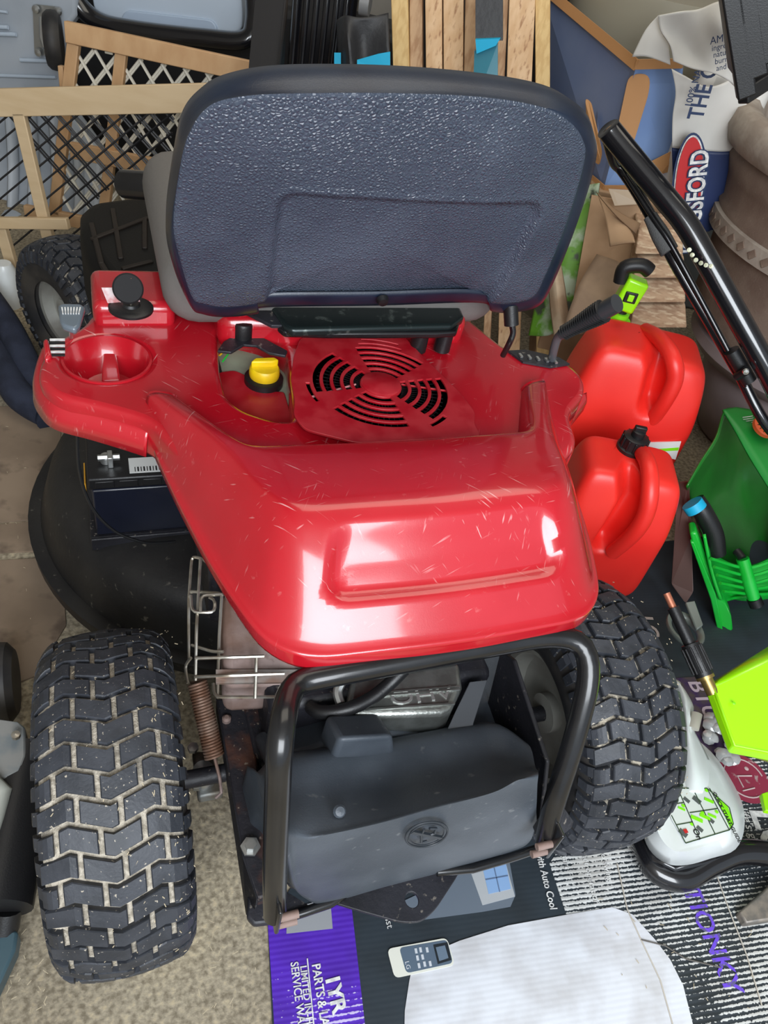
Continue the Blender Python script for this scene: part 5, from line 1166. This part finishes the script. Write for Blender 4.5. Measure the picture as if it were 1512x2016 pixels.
ftext('BTU', 1353, 1340, .048, 1385, 1405, mat('print_lilac', (.42, .34, .40), .6), bold=.0006, z=.0070)
fl_([(1330, 1335), (1400, 1330), (1450, 1500), (1395, 1560)], .0062, mat('print_dark_purple', (.030, .010, .065), .6, col2=(.06, .045, .04), nscale=40), 'purple_patch', .0006)
ftext("life's good", 1455, 1590, .022, 1490, 1690)
ftext('LG', 1475, 1592, .07, 1512, 1690, bold=.002)
lc = PZ(1465, 1532, .0068); rr0 = (PZ(1512, 1525, .0068)-PZ(1425, 1538, .0068)).length/2
MB().lathe([(rr0, 0), (0, .0004)], lc, seg=48).build('logo_disc', mat('print_maroon', (.24, .02, .05), .6, col2=(.35, .25, .25), nscale=60, lo=.6, hi=.68), carton)
lg = mat('logo_line', (.5, .38, .38), .6)
def LO(x, y): return lc+XD*x*rr0+YD*y*rr0+UP*.001
MB().tube([LO(.78*math.cos(a), .78*math.sin(a)) for a in [math.radians(d) for d in range(0, 300, 12)]], .0012, 5).build('logo_ring', lg, carton)
MB().tube([LO(.35, .05), LO(-.25, .1), LO(-.25, -.35)], .0016, 5).build('logo_letter', lg, carton)
MB().tube([LO(.2, -.42), LO(-.35, -.48)], .0014, 5).build('logo_letter', lg, carton)
MB().lathe([(.004, 0), (0, .001)], LO(.3, .35), seg=12).build('logo_dot', lg, carton)
# crease lines
for pts in (((1215, 1700), (1235, 1790), (1262, 1850), (1300, 1930), (1328, 2030)), ((1410, 1720), (1435, 1790), (1470, 1880), (1500, 1980))):
    MB().tube([PZ(u, v, .0066) for u, v in pts], .0011, 5).build('crease', mat('crease_tan', (.5, .46, .4), .9), carton)
MB().tube([PZ(u, v, .0072) for u, v in ((1262, 1850), (1310, 1862), (1350, 1888), (1420, 1905))], .0010, 5).build('crease', mat('crease_dark', (.12, .11, .10), .9), carton)
# wooden wedge tip at right edge
wt = MB().prism([PZ(1456, 1795, .02), PZ(1512, 1745, .03), PZ(1560, 1700, .03), PZ(1580, 1800, .03), PZ(1470, 1818, .02)], (0, 0, -.018)).build('shovel_blade', mat('worn_steel', (.16, .15, .14), .5, metal=.5, col2=(.3, .26, .22), nscale=40), bev=.003)
tag(wt, 'worn grey metal blade tip lying on the carton at the right edge', 'shovel')

# =================================================================== WHITE BODY TOOL + LIME HOUSING
pw = thing('string_trimmer', 'white and lime green powered garden tool with a pictogram start guide, right of the tyre', 'garden tool', PZ(1370, 1560, 0))
lowr = [PZ(u, v, .12) for u, v in ((1265, 1660), (1300, 1700), (1345, 1705), (1390, 1692), (1448, 1680), (1462, 1640), (1458, 1600), (1440, 1560), (1400, 1500), (1330, 1480), (1270, 1520), (1250, 1600))]
def zp(lst): return [PZ(u, v, z) for u, v, z in lst]
r_a = zp([(1262, 1625, .06), (1278, 1672, .06), (1312, 1700, .06), (1352, 1703, .06), (1400, 1690, .06), (1448, 1672, .06), (1466, 1625, .06), (1455, 1565, .06), (1400, 1480, .06), (1330, 1440, .06), (1275, 1500, .06), (1258, 1570, .06)])
r_b = zp([(1268, 1618, .11), (1282, 1655, .11), (1312, 1684, .11), (1350, 1690, .11), (1400, 1678, .11), (1440, 1664, .11), (1459, 1622, .11), (1446, 1566, .11), (1400, 1488, .11), (1330, 1450, .11), (1280, 1500, .11), (1264, 1565, .11)])
r_c = zp([(1290, 1618, .135), (1300, 1648, .135), (1322, 1672, .135), (1352, 1676, .135), (1396, 1662, .135), (1430, 1648, .135), (1446, 1616, .135), (1434, 1572, .135), (1395, 1500, .135), (1330, 1470, .135), (1290, 1510, .135), (1284, 1568, .135)])
r_a = spline(r_a, 4, True); r_b = spline(r_b, 4, True); r_c = spline(r_c, 4, True)
MB().loft([r_a, r_b, r_c], True, True).build('white_housing', WHT, pw, ang=70)
sp_ = [[PZ(u, v, z) for u, v, z in r] for r in (
    [(1322, 1338, .16), (1338, 1345, .17), (1350, 1360, .16)], [(1330, 1370, .15), (1350, 1375, .17), (1366, 1392, .15)], [(1345, 1430, .14), (1352, 1420, .16), (1362, 1425, .14)],
    [(1335, 1480, .13), (1362, 1480, .155), (1388, 1478, .13)], [(1330, 1520, .12), (1370, 1522, .15), (1412, 1530, .12)], [(1320, 1560, .11), (1370, 1560, .14), (1425, 1570, .11)])]
MB().loft(refine(sp_, 5, 5), False).build('white_neck', WHT, pw, solid=.01, ang=80)
MB().tube([PZ(1365, 1435, .15), PZ(1372, 1405, .16)], .009, 12).build('strap_peg', mat('tan_strap', (.45, .42, .36), .6), pw)
MB().loft([[PZ(u, v, .055) for u, v in ((1262, 1640), (1285, 1690), (1330, 1712), (1390, 1700), (1465, 1672))], [PZ(u, v, .03) for u, v in ((1256, 1650), (1285, 1712), (1330, 1730), (1395, 1712), (1470, 1680))], [PZ(u, v, .008) for u, v in ((1268, 1660), (1292, 1718), (1335, 1735), (1395, 1720), (1470, 1690))]], False).build('black_base', BLACKG, pw, solid=.01)
MB().tube(spline([PZ(1262, 1640, .03), PZ(1285, 1705, .03), PZ(1340, 1730, .03), PZ(1400, 1700, .035), PZ(1460, 1678, .04), PZ(1540, 1685, .04), PZ(1600, 1700, .04)], 8), .020, 16).build('black_loop_handle', BLACKG, pw)
# pictogram label
zl = .1365
lab = [PZ(u, v, zl) for u, v in ((1300, 1552), (1392, 1552), (1436, 1590), (1444, 1622), (1436, 1634), (1350, 1660), (1322, 1614))]
MB().prism(lab, (0, 0, .0004)).build('guide_label', mat('label_pale', (.62, .66, .64), .5), pw, smooth=False)
MB().prism([PZ(u, v, zl+.0006) for u, v in ((1408, 1564), (1432, 1586), (1444, 1620), (1438, 1632))], (0, 0, .0004)).build('label_wedge', LIMEG, pw, smooth=False)
LN = mat('label_line', (.02, .05, .02), .5)
gp2 = MB()
for a, b in (((1300, 1552), (1392, 1552)), ((1392, 1552), (1436, 1590)), ((1436, 1590), (1444, 1622)), ((1444, 1622), (1436, 1634)), ((1436, 1634), (1350, 1660)), ((1350, 1660), (1322, 1605)), ((1392, 1552), (1436, 1634)), ((1397, 1552), (1441, 1630)), ((1364, 1552), (1408, 1642)), ((1336, 1556), (1378, 1652)), ((1322, 1584), (1346, 1580)), ((1358, 1600), (1412, 1592)), ((1332, 1624), (1364, 1618))):
    gp2.bar(PZ(*a, zl+.0010), PZ(*b, zl+.0010), .0013, .0006)
gp2.build('label_grid', LN, pw, smooth=False)
O = PZ(1403, 1560, zl+.0012); xd = PZ(1440, 1632, zl)-PZ(1403, 1560, zl); mesh_text('lettering', 'QUICK START GUIDE', .0082, DARK, pw, O, xd, UP.cross(xd), depth=.0002, sx=1.0, bold=.0002)
O = PZ(1363, 1632, zl+.0012); mesh_text('lettering', 'On', .013, DARK, pw, O, xd, UP.cross(xd), depth=.0002, bold=.0002)
pic = MB(); pig = MB()
for u, v, s in ((1372, 1575, .008), (1352, 1575, .006), (1400, 1615, .006), (1378, 1632, .006), (1345, 1640, .008)): pic.box(PZ(u, v, zl+.001), (s, s*1.6, .0005), rotz(.5))
for u, v, s in ((1396, 1576, .008), (1402, 1606, .007), (1372, 1612, .010), (1388, 1608, .009), (1342, 1592, .006)): pig.box(PZ(u, v, zl+.0012), (s*.6, s*1.8, .0005), rotz(.9))
for u, v in ((1391, 1556), (1411, 1598), (1383, 1600), (1361, 1556), (1345, 1586), (1362, 1622)): pig.lathe([(.0030, 0), (0, .0004)], PZ(u, v, zl+.001), seg=12)
pic.build('pictogram', mat('picto_grey', (.08, .09, .09), .5), pw, smooth=False, kind='stuff'); pig.build('pictogram', LIMEG, pw, smooth=False, kind='stuff')
MB().box(PZ(1350, 1636, zl+.0016), (.006, .006, .0006)).build('pictogram', BAGR, pw, smooth=False)
# lime housing
lh = thing('pressure_washer_head', 'bright lime green faceted housing with a brass-ended black lance, right edge', 'garden tool', PZ(1490, 1420, 0))
F1 = [PZ(1400, 1350, .30), PZ(1445, 1470, .27), PZ(1600, 1500, .27), PZ(1640, 1330, .32), PZ(1530, 1290, .33)]
MB().prism(F1, (0, 0, -.02)).build('housing_face', LIME, lh, bev=.004, seg=3)
MB().add([PZ(1400, 1350, .30), PZ(1445, 1470, .27), PZ(1600, 1500, .27), PZ(1600, 1530, .20), PZ(1448, 1480, .20), PZ(1404, 1368, .20)], [(0, 1, 4, 5), (1, 2, 3, 4)]).build('housing_side', LIME, lh, solid=.004)
MB().add([PZ(1400, 1350, .30), PZ(1530, 1290, .33), PZ(1640, 1330, .32), PZ(1640, 1270, .28), PZ(1520, 1268, .28), PZ(1408, 1338, .26)], [(0, 1, 4, 5), (1, 2, 3, 4)]).build('housing_back', LIME, lh, solid=.004)
MB().lathe([(.003, 0), (.002, .001), (0, .001)], PZ(1445, 1384, .298), seg=10).build('moulding_dot', LIMEG, lh)
MB().prism([PZ(1500, 1562, .10), PZ(1512, 1558, .10), PZ(1530, 1600, .10), PZ(1508, 1595, .10)], (0, 0, -.01)).build('lime_strip', LIME, lh, bev=.001)
L0 = PZ(1312, 1168, .36); L1 = PZ(1402, 1362, .29); ld = (L1-L0)
MB().tube([L0, L0+ld*.18], .0055, 12).build('copper_tip', COPPER, lh)
MB().tube([L0+ld*.15, L0+ld*.60], .0090, 16).build('lance_tube', PLBLK, lh)
fr = MB().tube(lin([L0+ld*.52, L0+ld*.56, L0+ld*.80, L0+ld*.84], 10), lambda t: .0150-.003*abs(t-.5), 18).build('ribbed_collar', PLBLK, lh)
zx = ld.normalized(); e1 = zx.orthogonal().normalized(); e2 = zx.cross(e1)
for k in range(12):
    a = k*math.pi/6; o2 = (e1*math.cos(a)+e2*math.sin(a))*.0145; MB().tube([L0+ld*.55+o2, L0+ld*.80+o2], .0016, 6).build('collar_rib', PLBLK, fr)
MB().tube([L0+ld*.82, L0+ld*.87], .0135, 18).build('brass_nut', BRASS, lh)
MB().tube([L0+ld*.86, L0+ld*1.02], .0095, 16).build('brass_stub', BRASS, lh)
# brown plate with hanging ring
bp_ = thing('metal_sheet', 'thin dark brown upright panel with a grey ring fitting beside the spreader', 'panel', LP(.66, 1.25, 0))
quad('sheet', fillet([PD(1334, 952, 1.33), PD(1357, 948, 1.31), PD(1361, 1050, 1.26), PD(1365, 1165, 1.20), PD(1350, 1188, 1.185), PD(1322, 1150, 1.22), PD(1325, 1100, 1.25), PD(1336, 1050, 1.29)], .006, 3, True), BROWNP, bp_, Hd*.004)
ringc = PZ(1348, 1240, .06)
MB().tube([ringc+V(.030*math.cos(a), .038*math.sin(a), 0) for a in [k*math.pi/16 for k in range(32)]], .009, 10, closed=True, flat=.6).build('ring_fitting', GREYD, bp_)
MB().prism([PZ(1350, 1185, .09), PZ(1368, 1182, .09), PZ(1385, 1230, .08), PZ(1372, 1240, .07)], (0, 0, -.006)).build('ring_arm', GREYD, bp_, bev=.002)
MB().lathe([(.010, 0), (0, .002)], PZ(1354, 1250, .05), seg=14).build('blue_dot', SKYB, bp_)
# bags of clear hardware near the housing
cp = thing('clear_hardware_bag', 'crumpled clear plastic bag of small hardware lying beside the lime housing', 'bag', PZ(1420, 1450, 0))
g3 = MB()
for k in range(16):
    u = 1392+random.random()*60; v = 1405+random.random()*95
    if u > 1395+(v-1380)*.55+18: u -= 30
    q = PZ(u, v, .012+random.random()*.014); g3.lathe([(.0, 0), (.010+random.random()*.006, .002), (.008, .008), (0, .010)], q, V(random.random()-.5, random.random()-.5, 1), 9)
g3.build('clear_pieces', CLEAR, cp, kind='stuff')

# =================================================================== LEFT EDGE MACHINE
lm = thing('floor_machine', 'partly seen dark machine with a grey housing and black motor barrel at the left edge', 'machine', PZ(20, 1600, 0))
MB().prism([PZ(-60, 1405, .16), PZ(35, 1420, .16), PZ(50, 1430, .15), PZ(52, 1490, .14), PZ(40, 1520, .14), PZ(-60, 1560, .14)], (0, 0, -.03)).build('grey_deck', mat('slate_metal', (.13, .15, .16), .5, col2=(.2, .2, .19), nscale=30), lm, bev=.004)
MB().lathe([(.006, 0), (.006, .006), (0, .008)], PZ(32, 1450, .162), seg=8).build('deck_bolt', WIRE, lm)
MB().tube([PZ(50, 1480, .10), PZ(-10, 1790, .08)], .045, 20).build('motor_barrel', PLBLK, lm)
MB().tube([PZ(-60, 1500, .16), PZ(5, 1560, .14), PZ(-20, 1640, .13)], .012, 10).build('pale_strut', mat('strut_grey', (.35, .36, .32), .6), lm)
MB().tube([PZ(14, 1790, .06), PZ(8, 1830, .04)], .018, 14).build('drive_stub', PLBLK, lm)
MB().prism([PZ(-40, 1815, .05), PZ(36, 1832, .05), PZ(30, 1870, .05), PZ(-30, 2000, .05)], (0, 0, -.03)).build('blue_grey_foot', mat('petrol_plastic', (.05, .09, .11), .4), lm, bev=.004)
MB().lathe([(.02, -.02), (.05, -.022), (.062, -.012), (.064, 0), (.062, .012), (.05, .022), (.02, .02)], PZ(2, 1345, .07), (1, 0, 0), 32).build('wheel', RUBS, lm)

# =================================================================== LITTER
gr = MB()
for k in range(170):
    r = random.random()
    if r < .45: u, v = 385+random.random()*130, 1500+random.random()*500
    elif r < .75: u, v = random.random()*90, 1700+random.random()*300
    elif r < .85: u, v = random.random()*70, 830+random.random()*400
    else: u, v = 1180+random.random()*300, 1700+random.random()*300
    p = PZ(u, v, .0075); a = random.random()*6.28; L_ = .002+random.random()*.007; d = V(math.cos(a), math.sin(a), random.random()*.2)
    gr.bar(p, p+d*L_, .0007, .0007)
o = gr.build('grass_clippings', STRAWM, smooth=False, kind='stuff'); tag(o, 'dry grass clippings and sawdust flecks scattered over the floor', 'debris')
gr = MB()
for k in range(200):
    # straw clumps sitting on the top of the left tyre and on the mower
    a = math.radians(random.uniform(-20, 200)); x = -TR+random.uniform(-.45, .5)*TW; r_ = .2035-.012*((x+TR)/(TW/2))**2
    p = V(x, r_*math.cos(a), .205+r_*math.sin(a)); t = V(random.random()-.5, -math.sin(a)*.5, math.cos(a)*.5).normalized()
    gr.bar(p, p+t*random.uniform(.001, .005), .0007, .0008)
for k in range(80):
    a = math.radians(random.uniform(-20, 200)); x = TR+random.uniform(-.45, .5)*TW; r_ = .2035-.012*((x-TR)/(TW/2))**2
    p = V(x, r_*math.cos(a), .205+r_*math.sin(a)); t = V(random.random()-.5, -math.sin(a)*.5, math.cos(a)*.5).normalized()
    gr.bar(p, p+t*random.uniform(.001, .004), .0007, .0008)
gr.build('tyre_straw', STRAWM, mower, smooth=False, kind='stuff')
for o in bpy.data.objects:
    if '_w' in o: del o['_w']
